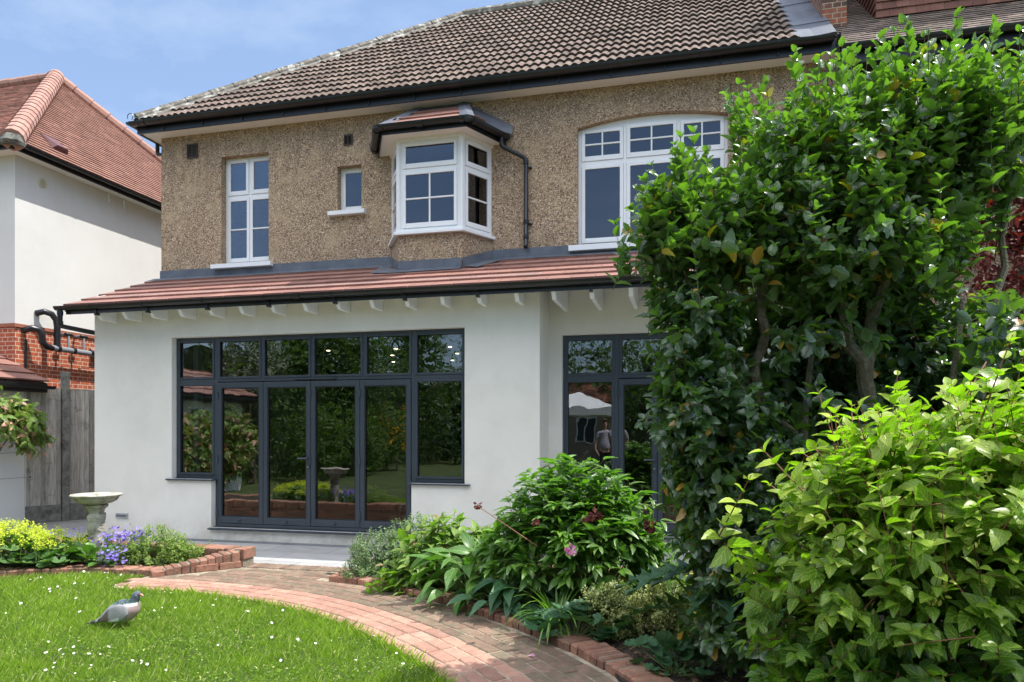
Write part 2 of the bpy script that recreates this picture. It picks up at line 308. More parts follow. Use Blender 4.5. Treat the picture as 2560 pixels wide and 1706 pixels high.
# ------------------------------------------------------------ leaf meshes
def ovate(ts, wf, fold=.25, curl=.25, tooth=0, width=.5):
    V = [(0, 0, 0)]; UV = [(.5, 0)]; F = []; mxw = max(wf(t) for t in ts[1:-1])
    for i, t in enumerate(ts[1:-1]):
        hw = wf(t)/mxw*width/2*(1+(tooth if i % 2 == 0 else -tooth)); zc = -curl*t*t
        e = .5*wf(t)/mxw if False else .5
        V += [(-hw, t+.02, zc+fold*hw), (0, t, zc), (hw, t+.02, zc+fold*hw)]; UV += [(.5-e, t), (.5, t), (.5+e, t)]
    V.append((0, 1, -curl)); UV.append((.5, 1)); n = len(ts)-2
    F += [(0, 2, 1), (0, 3, 2)]
    for i in range(n-1):
        a = 1+3*i; b_ = a+3
        F += [(a, a+1, b_+1), (a, b_+1, b_), (a+1, a+2, b_+2), (a+1, b_+2, b_+1)]
    a = 1+3*(n-1); T = len(V)-1; F += [(a, a+1, T), (a+1, a+2, T)]
    return np.array(V, float), np.array(F, int), np.array(UV, float)
def lin(n): return [i/(n-1) for i in range(n)]
eggs = lambda p: (lambda t: max(.02, math.sin(math.pi*t**p)))
LF_small = ovate([0, .5, 1], lambda t: 1, .3, .15, 0, .55)
LF_mid = ovate([0, .18, .45, .75, 1], eggs(.75), .3, .3, 0, .5)
LF_holly = ovate([0, .12, .22, .34, .46, .58, .7, .82, .92, 1], lambda t: max(.05, math.sin(math.pi*t**.78))**.7, .5, .32, .10, .66)
LF_phil = ovate([0, .08, .18, .28, .39, .5, .61, .72, .83, .93, 1], lambda t: max(.04, math.sin(math.pi*t**.62))**.85, .35, .30, .05, .64)
LF_peony = ovate([0, .12, .3, .5, .7, .87, 1], eggs(.8), .35, .28, 0, .33)
LF_broad = ovate([0, .1, .28, .48, .68, .86, 1], eggs(.65), .3, .5, .03, .48)
LF_spoon = ovate([0, .2, .4, .58, .74, .88, .97, 1], lambda t: max(.08, math.sin(math.pi*t**1.7)), .3, .25, 0, .62)
LF_blade = ovate([0, .3, .65, 1], lambda t: 1-.5*t, .2, .35, 0, .085)
def lobed(nl=9, depth=.12, cup=.25, seg=4):
    V = [(0, .0, 0)]; UV = [(.5, 0)]; F = []; n = nl*seg
    for ring, fr in ((0, .5), (1, 1.)):
        for k in range(n+1):
            a = -math.pi/2+.35 + (2*math.pi-.7)*k/n; lb = abs(math.sin(math.pi*k/seg))**.7
            r = .5*fr*(1-depth+depth*lb*(1 if ring else .3)); z = cup*.5*fr*fr + .05*fr*(lb-.5)
            V.append((r*math.cos(a), r*math.sin(a), z)); UV.append((.5+.5*fr*(1 if k % seg else .98), lb))
    for k in range(n): F += [(0, 1+k, 2+k), (1+k, 2+n+k, 3+n+k), (1+k, 3+n+k, 2+k)]
    return np.array(V), np.array(F), np.array(UV)
LF_lobed = lobed()
def acanth():
    ts = lin(15); V = [(0, 0, 0)]; UV = [(.5, 0)]; F = []
    for i, t in enumerate(ts[1:-1]):
        hw = .26*math.sin(math.pi*t**.8)*(1.25 if i % 3 == 0 else (.85 if i % 3 == 1 else .38)); zc = -.45*t*t
        V += [(-hw, t+.09*(i % 3 == 0), zc+.3*hw), (0, t, zc), (hw, t+.09*(i % 3 == 0), zc+.3*hw)]; UV += [(0, t), (.5, t), (1, t)]
    V.append((0, 1.02, -.45)); UV.append((.5, 1)); n = len(ts)-2; F += [(0, 2, 1), (0, 3, 2)]
    for i in range(n-1):
        a = 1+3*i; b_ = a+3; F += [(a, a+1, b_+1), (a, b_+1, b_), (a+1, a+2, b_+2), (a+1, b_+2, b_+1)]
    a = 1+3*(n-1); T = len(V)-1; F += [(a, a+1, T), (a+1, a+2, T)]
    return np.array(V, float), np.array(F, int), np.array(UV, float)
LF_acanth = acanth()
def flowerp(n=5, w=.5):
    V = [(0, 0, 0)]; UV = [(.5, .5)]; F = []
    for k in range(n):
        a = 2*math.pi*k/n; c_, s_ = math.cos(a), math.sin(a); b_ = len(V)
        for x, y in ((-.5*w, .35), (0, .5), (.5*w, .35)):
            V.append((c_*y-s_*x, s_*y+c_*x, .12)); UV.append((.5, .5))
        F += [(0, b_, b_+1), (0, b_+1, b_+2)]
    return np.array(V), np.array(F), np.array(UV)
FL5 = flowerp()
def nrm(a): return a/np.maximum(np.linalg.norm(a, axis=-1, keepdims=True), 1e-9)
class LM:
    def __init__(s): s.V = []; s.F = []; s.U = []; s.A = []; s.n = 0
    def add(s, proto, P, D, Nn, S, age):
        V, F, U = proto; P = np.asarray(P, float); k = len(P)
        if not k: return
        D = nrm(np.asarray(D, float)); X = nrm(np.cross(D, np.asarray(Nn, float))); Z = np.cross(X, D)
        S = np.broadcast_to(np.asarray(S, float), (k,))[:, None, None]
        W = P[:, None, :] + S*(V[None, :, 0:1]*X[:, None]+V[None, :, 1:2]*D[:, None]+V[None, :, 2:3]*Z[:, None])
        s.V.append(W.reshape(-1, 3)); s.F.append((F[None]+(np.arange(k)*len(V))[:, None, None]+s.n).reshape(-1, 3))
        s.U.append(np.tile(U, (k, 1))); s.A.append(np.repeat(np.broadcast_to(np.asarray(age, float), (k,)), len(V))); s.n += k*len(V)
    def tubes(s, A, B, r0, r1, age=0):
        A = np.asarray(A, float); B = np.asarray(B, float); k = len(A)
        if not k: return
        d = nrm(B-A); e1 = nrm(np.cross(d, np.array([.3, .5, .81]))); e2 = np.cross(d, e1); W = []
        for P, r in ((A, r0), (B, r1)):
            for a in (0, 2.094, 4.189): W.append(P+(e1*math.cos(a)+e2*math.sin(a))*r)
        W = np.stack(W, 1); F = np.array([(0, 1, 4), (0, 4, 3), (1, 2, 5), (1, 5, 4), (2, 0, 3), (2, 3, 5)])
        s.V.append(W.reshape(-1, 3)); s.F.append((F[None]+(np.arange(k)*6)[:, None, None]+s.n).reshape(-1, 3))
        s.U.append(np.zeros((k*6, 2))); s.A.append(np.full(k*6, float(age))); s.n += k*6
    def build(s, name, mat, parent=None, smooth=True):
        o0 = np.array(wloc(parent)) if parent else np.zeros(3)
        V = np.concatenate(s.V)-o0; F = np.concatenate(s.F); U = np.concatenate(s.U); A = np.concatenate(s.A)
        m = bpy.data.meshes.new(name); m.vertices.add(len(V)); m.vertices.foreach_set('co', V.ravel().astype(np.float32))
        m.loops.add(F.size); m.loops.foreach_set('vertex_index', F.ravel().astype(np.int32))
        m.polygons.add(len(F)); m.polygons.foreach_set('loop_start', (np.arange(len(F))*3).astype(np.int32))
        m.update(calc_edges=True)
        if smooth: m.polygons.foreach_set('use_smooth', np.ones(len(F), bool))
        uv = m.uv_layers.new(name='UVMap'); uv.data.foreach_set('uv', U[F.ravel()].ravel().astype(np.float32))
        at = m.attributes.new('age', 'FLOAT', 'POINT'); at.data.foreach_set('value', A.astype(np.float32))
        m.materials.append(mat); m.validate(); o = bpy.data.objects.new(name, m); o.parent = parent; col.objects.link(o); return o
def shoots(rg, lm, st, blobs, n, Ln=(.2, .4), pairs=6, leaf=.07, up=.4, out=.6, spread=58, shell=.55, proto=LF_mid, droop=.0, age0=0, age1=.6, rs=.002, noise=.35, wh=False, zage=0, flat=.5):
    B = np.array([list(c)+list(r) for c, r in blobs], float); vol = B[:, 3]*B[:, 4]*B[:, 5]; vol = vol**.75; pi = rg.choice(len(B), n, p=vol/vol.sum())
    u = nrm(rg.normal(size=(n, 3))); rr = shell+(1-shell)*rg.random(n)**.6; ins = rg.random(n) < .22; rr[ins] = rg.random(ins.sum())*.8
    tip = B[pi, :3]+u*B[pi, 3:]*rr[:, None]
    o = nrm(u/B[pi, 3:]); d = nrm(o*out+np.array([0, 0, up])+rg.normal(size=(n, 3))*noise)
    Lg = rg.uniform(*Ln, n); base = tip-d*Lg[:, None]
    st.tubes(base, tip, rs*1.2, rs*.5)
    e1 = nrm(np.cross(d, rg.normal(size=(n, 3)))); e2 = np.cross(d, e1); sp = R(spread); ph = rg.random(n)*6.28
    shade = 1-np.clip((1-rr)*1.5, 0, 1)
    for k in range(pairs):
        t = (k+.6)/pairs; a = ph+k*math.pi/2; E = e1*np.cos(a)[:, None]+e2*np.sin(a)[:, None]
        if wh: E = nrm(E*.5+e1*(1 if k % 2 else 1)*1.0)
        pos = base+d*(Lg*t)[:, None]; sz = leaf*(1.05-.55*t**3)*rg.uniform(.7, 1.2, n)
        spk = sp*(1.1-.55*t)
        for s_ in (-1, 1):
            keep = rg.random(n) > .1; ld = nrm(d*math.cos(spk)+s_*E*math.sin(spk)+rg.normal(size=(n, 3))*.16-np.array([0, 0, droop]))
            nn = nrm(d*.7+np.array([0, 0, flat])+rg.normal(size=(n, 3))*.25)
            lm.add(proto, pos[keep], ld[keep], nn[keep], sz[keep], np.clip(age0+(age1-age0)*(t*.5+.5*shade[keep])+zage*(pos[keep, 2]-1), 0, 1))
    return base, tip

# ------------------------------------------------------------ ground, lawn, patio, path
def sheet(name, poly, z, mat, thick=.0):
    mb = MB()
    if thick: mb.prism([(x, y, z-thick) for x, y in poly], (0, 0, thick))
    else: mb.add([(x, y, z) for x, y in poly], [tuple(range(len(poly)))])
    o = mb.build(name, mat); tag(o, kind='structure'); return o
m_ground = M('rough_ground', (.05, .08, .02), (.09, .13, .04), scale=3, rough=1, bump=1, bscale=30)
m_lawn = M('lawn_base', (.035, .055, .010), (.085, .12, .028), scale=9, rough=.95, bump=3, bscale=60, detail=8, dirt=(.12, .17, .04), dscale=1.5)
sheet('ground', [(-200, -200), (200, -200), (200, 200), (-200, 200)], -.12, m_ground)
def dense(pts, n=14):
    P = [np.array(p, float) for p in pts]; P = [2*P[0]-P[1]]+P+[2*P[-1]-P[-2]]; out = []
    for i in range(1, len(P)-2):
        for k in range(n):
            t = k/n; a, b, c, d = P[i-1:i+3]
            out.append(.5*((2*b)+(-a+c)*t+(2*a-5*b+4*c-d)*t*t+(-a+3*b-3*c+d)*t**3))
    out.append(P[-2]); return np.array(out)
BC = dense([(-5.17, -3.02), (-4.75, -2.99), (-4.3, -3.0), (-3.75, -3.08), (-3.11, -3.24), (-2.53, -3.50), (-1.9, -3.89), (-1.35, -4.34), (-.88, -4.82), (-.5, -5.4), (-.25, -6.2), (-.15, -7.2), (-.15, -9), (-.2, -14)])
def offc(off):
    T = np.gradient(BC, axis=0); T /= np.linalg.norm(T, axis=1)[:, None]; return BC+np.stack([-T[:, 1], T[:, 0]], 1)*off
def along(C, start, step):
    seg = np.linalg.norm(np.diff(C, axis=0), axis=1); cum = np.concatenate([[0], np.cumsum(seg)]); s = start; out = []
    while s < cum[-1]:
        p = np.array([np.interp(s, cum, C[:, k]) for k in (0, 1)]); a = np.array([np.interp(s-.03, cum, C[:, k]) for k in (0, 1)]); b = np.array([np.interp(s+.03, cum, C[:, k]) for k in (0, 1)])
        t = (b-a)/max(1e-6, np.linalg.norm(b-a)); out.append((p, t)); s += step
    return out
LE = offc(-.45)
bedfront = [(-5.13, -2.86), (-5.41, -2.87), (-5.98, -2.94), (-6.3, -3.08), (-6.63, -3.25), (-7.2, -3.6), (-8.2, -4.1), (-9.5, -4.5), (-10.83, -4.7)]
LAWN = [tuple(p) for p in LE] + [(-.7, -40), (-30, -40), (-30, -4.9), (-10.83, -4.75)] + [(x, y) for x, y in bedfront[::-1]] + [(-5.2, -3.0)]
sheet('lawn', LAWN, .125, m_lawn, .2)
RL = [tuple(p) for p in offc(.70)]
sheet('side_lawn', [tuple(p) for p in offc(.7)[105:]] + [(.55, -40), (30, -40), (30, -7.2), (.7, -7.2)], .12, m_lawn, .2)
sheet('patio', [(-11.1, -2.06), (6, -2.06), (6, .62), (-8.6, .62), (-8.6, 9), (-11.1, 9)], 0, m_patio, .1)
mb = MB()   # path
P0 = [tuple(p) for p in offc(-.44)]; P1 = [tuple(p) for p in offc(.69)]
bed = MB(); bed.prism([(x, y, -.1) for x, y in P0+[(.5, -14)]+P1[::-1]+[(-4.6, -2.12), (-5.2, -2.7)]], (0, 0, .245))
o = bed.build('path_mortar', m_mortar); tag(o, kind='structure')
for r in range(4):
    for p, t in along(offc(-.055-.112*r), .02+.11*(r % 2)+.03*r, .230):
        if p[1] < -11: break
        mb.brick((p[0], p[1], 0), (t[0], t[1], 0), (-t[1], t[0], 0), .217, .098, .10, .152, .005, .002)
tag(mb.build('path_edge_pavers', m_paver_new), kind='structure')
mb = MB()
def leftok(x, y):   # right side of the planter return wall
    return (x+5.10)*(.65)-(y+2.86)*(.50) > .12*.8
for r in range(12):
    for p, t in along(offc(.057+.108*r), .04+.11*(r % 2)+.05*(r % 3), .222):
        if p[1] < -11: break
        if r >= 4 and not (p[0] < -3.42 and p[1] < -2.34): continue
        if not leftok(p[0]-.09*t[0], p[1]) or p[1] > -2.34: continue
        mb.brick((p[0], p[1], 0), (t[0], t[1], 0), (-t[1], t[0], 0), .214, .101, .10, .1515, .006, .0022)
x = -4.55
while x < -3.25:
    mb.brick((x, -2.17, 0), (1, 0, 0), (0, 1, 0), .068, .212, -.05, .152, .006, .002); x += .0765
tag(mb.build('brick_path', m_paver_old), kind='structure')
sheet('step_riser', [(-4.66, -2.30), (-3.2, -2.30), (-3.2, -2.065), (-4.66, -2.065)], .140, m_mortar, .2)

# planter walls and edging (built brick by brick)
def soldier_run(mb, pts, ztop, wid=.214, h=.1, step=.078, jit=.004):
    C = dense(pts, 8); tot = np.linalg.norm(np.diff(C, axis=0), axis=1).sum()
    for i, (p, t) in enumerate(along(C, .04, step)):
        z = ztop(i*step/tot) if callable(ztop) else ztop
        mb.brick((p[0], p[1], 0), (t[0], t[1], 0), (-t[1], t[0], 0), .067, wid*rnd.uniform(.97, 1.02), z-h, z, .009, jit)
def stretch_run(mb, a, b, z0, n, wid=.2):
    a = np.array(a); b = np.array(b); Lt = np.linalg.norm(b-a); t = (b-a)/Lt
    for k in range(n):
        s = .11 if k % 2 else .0
        while s < Lt-.05:
            e = min(.215, Lt-s); p = a+t*(s+e/2); mb.brick((p[0], p[1], 0), (t[0], t[1], 0), (-t[1], t[0], 0), e, wid, z0+k*.075, z0+k*.075+.066, .006, .002); s += .225
lw = thing('brick_planter_wall', (-5.2, -2.6, 0), 'low weathered red brick planter wall with brick on edge cap around the bird bath bed', 'planter wall')
mb = MB(); soldier_run(mb, [(p[0], p[1]+.1) for p in bedfront], .195)
soldier_run(mb, [(-5.10, -2.80), (-4.86, -2.53), (-4.62, -2.24)], lambda u: .215+.115*min(1, u*1.05), .214, .105)
mb.brick((-5.13, -2.86, 0), (.65, .75, 0), (-.75, .65, 0), .11, .24, .08, .205, .01, 0)
soldier_run(mb, [(-4.72, -2.17), (-10.8, -2.17)], .33, .214, .105)
mb.brick((-4.60, -2.165, 0), (1, 0, 0), (0, 1, 0), .11, .216, .225, .332, .008, 0)
mb.build('coping_bricks', m_wbrick, lw)
mb = MB(); stretch_run(mb, (-4.90, -2.60), (-4.60, -2.24), .15, 1, .2); stretch_run(mb, (-4.57, -2.17), (-10.8, -2.17), 0, 3, .2)
mb.build('wall_bricks', m_wbrick, lw)
mb = MB(); mb.box(-10.8, -4.56, -2.265, -2.075, -.05, .318)
mb.add([(-5.17, -2.74, .1), (-5.035, -2.86, .1), (-4.565, -2.31, .1), (-4.70, -2.19, .1), (-5.17, -2.74, .198), (-5.035, -2.86, .198), (-4.565, -2.31, .318), (-4.70, -2.19, .318)], [(4, 5, 6, 7), (0, 1, 5, 4), (1, 2, 6, 5), (2, 3, 7, 6), (3, 0, 4, 7)])
C = dense([(p[0], p[1]+.1) for p in bedfront], 8); mb.prism([(p[0], p[1]+.1, .05) for p in C]+[(p[0], p[1]-.1, .05) for p in C[::-1]], (0, 0, .137))
mb.build('mortar', m_mortar_d, lw)
mb = MB(); mb.prism([(p[0], p[1]+.19, 0) for p in C]+[(-10.8, -2.27, 0), (-4.8, -2.27, 0), (-5.15, -2.68, 0)], (0, 0, .2)); so_ = mb.build('flower_bed_soil', m_soil); tag(so_, kind='structure')
rw = thing('brick_edging', (-2.5, -3, 0), 'curved red brick on edge border between the path and the right hand bed', 'edging')
mb = MB(); E1 = offc(.575); i0 = min(range(len(E1)), key=lambda i: abs(E1[i][0]+3.27)); E1 = E1[i0:]
for p, t in along(E1, .04, .0775):
    if p[1] < -11: break
    mb.brick((p[0], p[1], 0), (t[0], t[1], 0), (-t[1], t[0], 0), .067, .214*rnd.uniform(.97, 1.03), .08, .205, .010, .005)
soldier_run(mb, [(-3.2, -2.74), (-3.1, -2.22)], .205, .24, .1)
mb.build('edging_bricks', m_wbrick, rw)
mb = MB(); soldier_run(mb, [(-2.95, -2.17), (6, -2.17)], .30, .214, .105); stretch_run(mb, (-3.1, -2.17), (6, -2.17), 0, 2); mb.build('bed_wall_bricks', m_wbrick, rw)
mb = MB(); mb.box(-3.15, 6, -2.265, -2.075, -.05, .288)
A_, B_ = offc(.49)[i0:], offc(.67)[i0:]; mb.prism([(p[0], p[1], .05) for p in A_]+[(p[0], p[1], .05) for p in B_[::-1]], (0, 0, .147)); mb.build('mortar', m_mortar_d, rw)
mb = MB(); S1 = offc(.68)[i0:105]; poly = [(p[0], p[1], 0) for p in S1]+[(.7, -7.2, 0), (9, -7.2, 0), (9, -2.27, 0), (-3.05, -2.27, 0)]
mb.prism(poly, (0, 0, .172)); so_ = mb.build('border_soil', m_soil); tag(so_, kind='structure')
# soil relief
lm = LM(); rg = np.random.default_rng(3); n = 2600
px = rg.uniform(-1.2, 1.2, n); py = rg.uniform(-5.9, -3.9, n); ok = (px+py*.0 > np.interp(-py, [3.9, 4.5, 5, 5.9], [-1.0, -.45, -.05, .35]))
P = np.stack([px, py, np.full(n, .18)], 1)[ok]; lm.add(LF_small, P, rg.normal(size=P.shape)*[1, 1, .3], np.tile([0, 0, 1.], (len(P), 1))+rg.normal(size=P.shape)*.5, rg.uniform(.012, .05, len(P)), rg.random(len(P)))
tag(lm.build('leaf_litter', leafmat('litter', (.06, .035, .02), (.20, .12, .06), tw=.1, rough=.9)), 'brown leaf litter and crumbs scattered on the soil of the right hand bed', 'leaf litter', kind='stuff')

# ------------------------------------------------------------ generic building parts
def plate(mb, x0, x1, z0, z1, y0, y1, holes):
    xs = sorted({x0, x1, *[h[0] for h in holes], *[h[1] for h in holes]}); xs = [x for x in xs if x0 <= x <= x1]
    for a, b in zip(xs, xs[1:]):
        if b-a < 1e-5: continue
        m_ = (a+b)/2; hs = sorted([(h[2], h[3]) for h in holes if h[0] < m_ < h[1]]); z = z0
        for p, q in hs:
            if p > z+1e-5: mb.box(a, b, y0, y1, z, p)
            z = max(z, q)
        if z < z1-1e-5: mb.box(a, b, y0, y1, z, z1)
def wallface(mb, x0, x1, z0, z1, y, holes, depth=.12):
    """holes: (xa, xb, zb, top(x), sides, side_z_max)"""
    xs = {x0, x1}
    for h in holes:
        n = 10 if h[6] else 1
        xs |= {h[0]+(h[1]-h[0])*k/n for k in range(n+1)}
    xs = sorted(xs)
    for a, b in zip(xs, xs[1:]):
        if b-a < 1e-6: continue
        m_ = (a+b)/2; hs = sorted([h for h in holes if h[0] < m_ < h[1]], key=lambda h: h[2]); za = zb = z0
        for h in hs:
            mb.quad((a, y, za), (b, y, zb), (b, y, h[2]), (a, y, h[2])); za, zb = h[3](a), h[3](b)
            mb.quad((a, y, za), (b, y, zb), (b, y+depth, zb), (a, y+depth, za))
        mb.quad((a, y, za), (b, y, zb), (b, y, z1), (a, y, z1))
    for xa, xb, z_, tf, sides, sz, _ in holes:
        if 'L' in sides: mb.quad((xa, y, z_), (xa, y+depth, z_), (xa, y+depth, sz or tf(xa)), (xa, y, sz or tf(xa)))
        if 'R' in sides: mb.quad((xb, y, z_), (xb, y+depth, z_), (xb, y+depth, sz or tf(xb)), (xb, y, sz or tf(xb)))
        if 'B' in sides: mb.quad((xa, y, z_), (xb, y, z_), (xb, y+depth, z_), (xa, y+depth, z_))
def frame_T(o, u, d):   # local (u, depth, z) -> world
    o = Vector(o); u = Vector(u).normalized(); d = Vector(d).normalized()
    return lambda p: o+u*p.x+d*p.y+Vector((0, 0, p.z))
def tiles(mb, o, u, v, nrm_, ulen, vlen, gauge, width, th, test=None, gap=.003, lap=.03, jit=.002, tilt=None):
    o, u, v, nn = Vector(o), Vector(u).normalized(), Vector(v).normalized(), Vector(nrm_).normalized(); rows = int(vlen/gauge+.999)
    for r in range(rows):
        c0 = -(.5 if r % 2 else 0)
        while c0*width < ulen:
            a = max(0, c0*width+gap/2); b = min(ulen, (c0+1)*width-gap/2); c0 += 1
            if b-a < .02 or (test and not test((a+b)/2, (r+.5)*gauge)): continue
            j = rnd.uniform(-jit, jit); v0 = r*gauge+j; v1 = min(vlen, (r+1)*gauge+lap); h = th*(1.25)+rnd.uniform(-jit, jit); h2 = .0
            q = [o+u*a+v*v0, o+u*b+v*v0, o+u*b+v*v1, o+u*a+v*v1]
            mb.add([q[0]+nn*(h-th), q[1]+nn*(h-th), q[0]+nn*h, q[1]+nn*h, q[2]+nn*(h2+.004), q[3]+nn*(h2+.004)], [(0, 1, 3, 2), (2, 3, 4, 5), (0, 2, 5), (1, 4, 3)])
def half_gutter(mb, a, b, r=.06, ends=True, seg=9):
    """half-round channel hanging below the line a-b"""
    a = Vector(a); b = Vector(b); d = (b-a).normalized(); s = d.cross(Vector((0, 0, 1))).normalized(); vs = []
    for rr in (r, r-.006):
        for p in (a, b):
            for k in range(seg+1):
                t = math.pi*k/seg; vs.append(p+s*math.cos(t)*rr-Vector((0, 0, 1))*math.sin(t)*rr)
    n = seg+1; fs = []
    for k in range(seg): fs += [(k, k+1, n+k+1, n+k), (2*n+k, 3*n+k, 3*n+k+1, 2*n+k+1)]
    for k in (0, seg): fs.append((k, n+k, 3*n+k, 2*n+k))
    for e in (0, n): fs.append(tuple(e+k for k in range(n)))
    mb.add(vs, fs)
def gclip(mb, p, d, r=.066, w=.022):
    p = Vector(p); d = Vector(d).normalized(); half_gutter(mb, p-d*w, p+d*w, r)

# ------------------------------------------------------------ the house
H = thing('house', (-4, 1.4, 0), 'two storey pebbledashed house with oriel bay and white rendered rear extension with grey bifold doors', 'house')
def flat(z): return lambda x: z
GZ = 2.96
# extension walls
mb = MB()
wallface(mb, -8.7, -1.8, 0, 3.62, 0, [(-7.33, -6.66, .885, flat(GZ), 'LB', None, 0), (-6.66, -3.56, .19, flat(GZ), 'LRB', .885, 0), (-3.56, -2.81, .885, flat(GZ), 'RB', None, 0)])
mb.quad((-8.7, 0, 0), (-8.7, 1.4, 0), (-8.7, 1.4, 4.1), (-8.7, 0, 3.62)); mb.quad((-1.8, 0, 0), (-1.8, .63, 0), (-1.8, .63, 3.8), (-1.8, 0, 3.62))
wallface(mb, -1.8, 2.6, 0, 3.85, .63, [(-1.62, -.90, .885, flat(2.9), 'LB', None, 0), (-.90, .21, .19, flat(2.9), 'LRB', .885, 0), (.21, .93, .885, flat(2.9), 'RB', None, 0)], .1)
mb.quad((2.6, .63, 0), (2.6, 1.4, 0), (2.6, 1.4, 4.1), (2.6, .63, 3.85))
mb.build('extension_wall', m_render, H)
# first floor wall
arch = lambda x: 6.035+.12*(1-((x+.46)/1.06)**2)
wins = [(-7.52, -6.63, 4.36, flat(6.17), 'LRB', None, 0), (-5.39, -4.97, 5.09, flat(5.82), 'LRB', None, 0), (-4.38, -2.9, 4.52, flat(5.88), '', None, 0), (-1.52, .60, 4.30, arch, 'LRB', None, 1)]
mb = MB(); wallface(mb, -8.7, 2.0, 3.6, 6.66, 1.4, wins, .15)
mb.quad((-8.7, 1.4, 0), (-8.7, 9.5, 0), (-8.7, 9.5, 6.66), (-8.7, 1.4, 6.66)); mb.quad((-8.7, 9.5, 0), (2, 9.5, 0), (2, 9.5, 6.66), (-8.7, 9.5, 6.66))
# apron under the bay
BL, BR, FL_, FR_ = (-4.45, 1.4), (-2.83, 1.4), (-4.11, .86), (-3.13, .86)
for (a, b) in ((BL, FL_), (FL_, FR_), (FR_, BR)): mb.quad((a[0], a[1], 3.7), (b[0], b[1], 3.7), (b[0], b[1], 4.47), (a[0], a[1], 4.47))
mb.build('first_floor_wall', m_peb, H)
# interior
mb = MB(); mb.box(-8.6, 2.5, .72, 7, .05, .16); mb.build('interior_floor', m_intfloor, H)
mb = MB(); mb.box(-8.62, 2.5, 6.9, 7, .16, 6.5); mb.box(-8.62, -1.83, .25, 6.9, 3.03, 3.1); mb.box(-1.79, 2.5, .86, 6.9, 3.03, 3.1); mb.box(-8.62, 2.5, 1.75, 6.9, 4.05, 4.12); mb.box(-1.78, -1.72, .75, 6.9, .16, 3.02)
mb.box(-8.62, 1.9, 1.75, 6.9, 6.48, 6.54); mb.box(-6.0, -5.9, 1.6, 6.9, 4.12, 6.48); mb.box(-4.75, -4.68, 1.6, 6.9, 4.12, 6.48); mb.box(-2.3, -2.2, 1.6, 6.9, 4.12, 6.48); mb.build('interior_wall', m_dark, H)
ml, t_, b_ = newmat('spot_light'); b_.inputs['Emission Color'].default_value = (1, .8, .55, 1); b_.inputs['Emission Strength'].default_value = 5
for x_, y_ in ((-6.2, 2.6), (-5.4, 3.6), (-4.9, 2.6), (-4.1, 3.6), (-3.9, 2.6), (-5.9, 4.8), (-4.6, 4.8)):
    mb = MB(); mb.lathe((x_, y_, 3.02), [(.032, 0), (.032, .008)], 12); mb.build('ceiling_spotlight', ml, H)
# furniture-free pale curtain edge inside left panel
mb = MB(); mb.box(-7.2, -7.12, .3, .42, .2, 2.9); mb.build('curtain', m_blind, H)
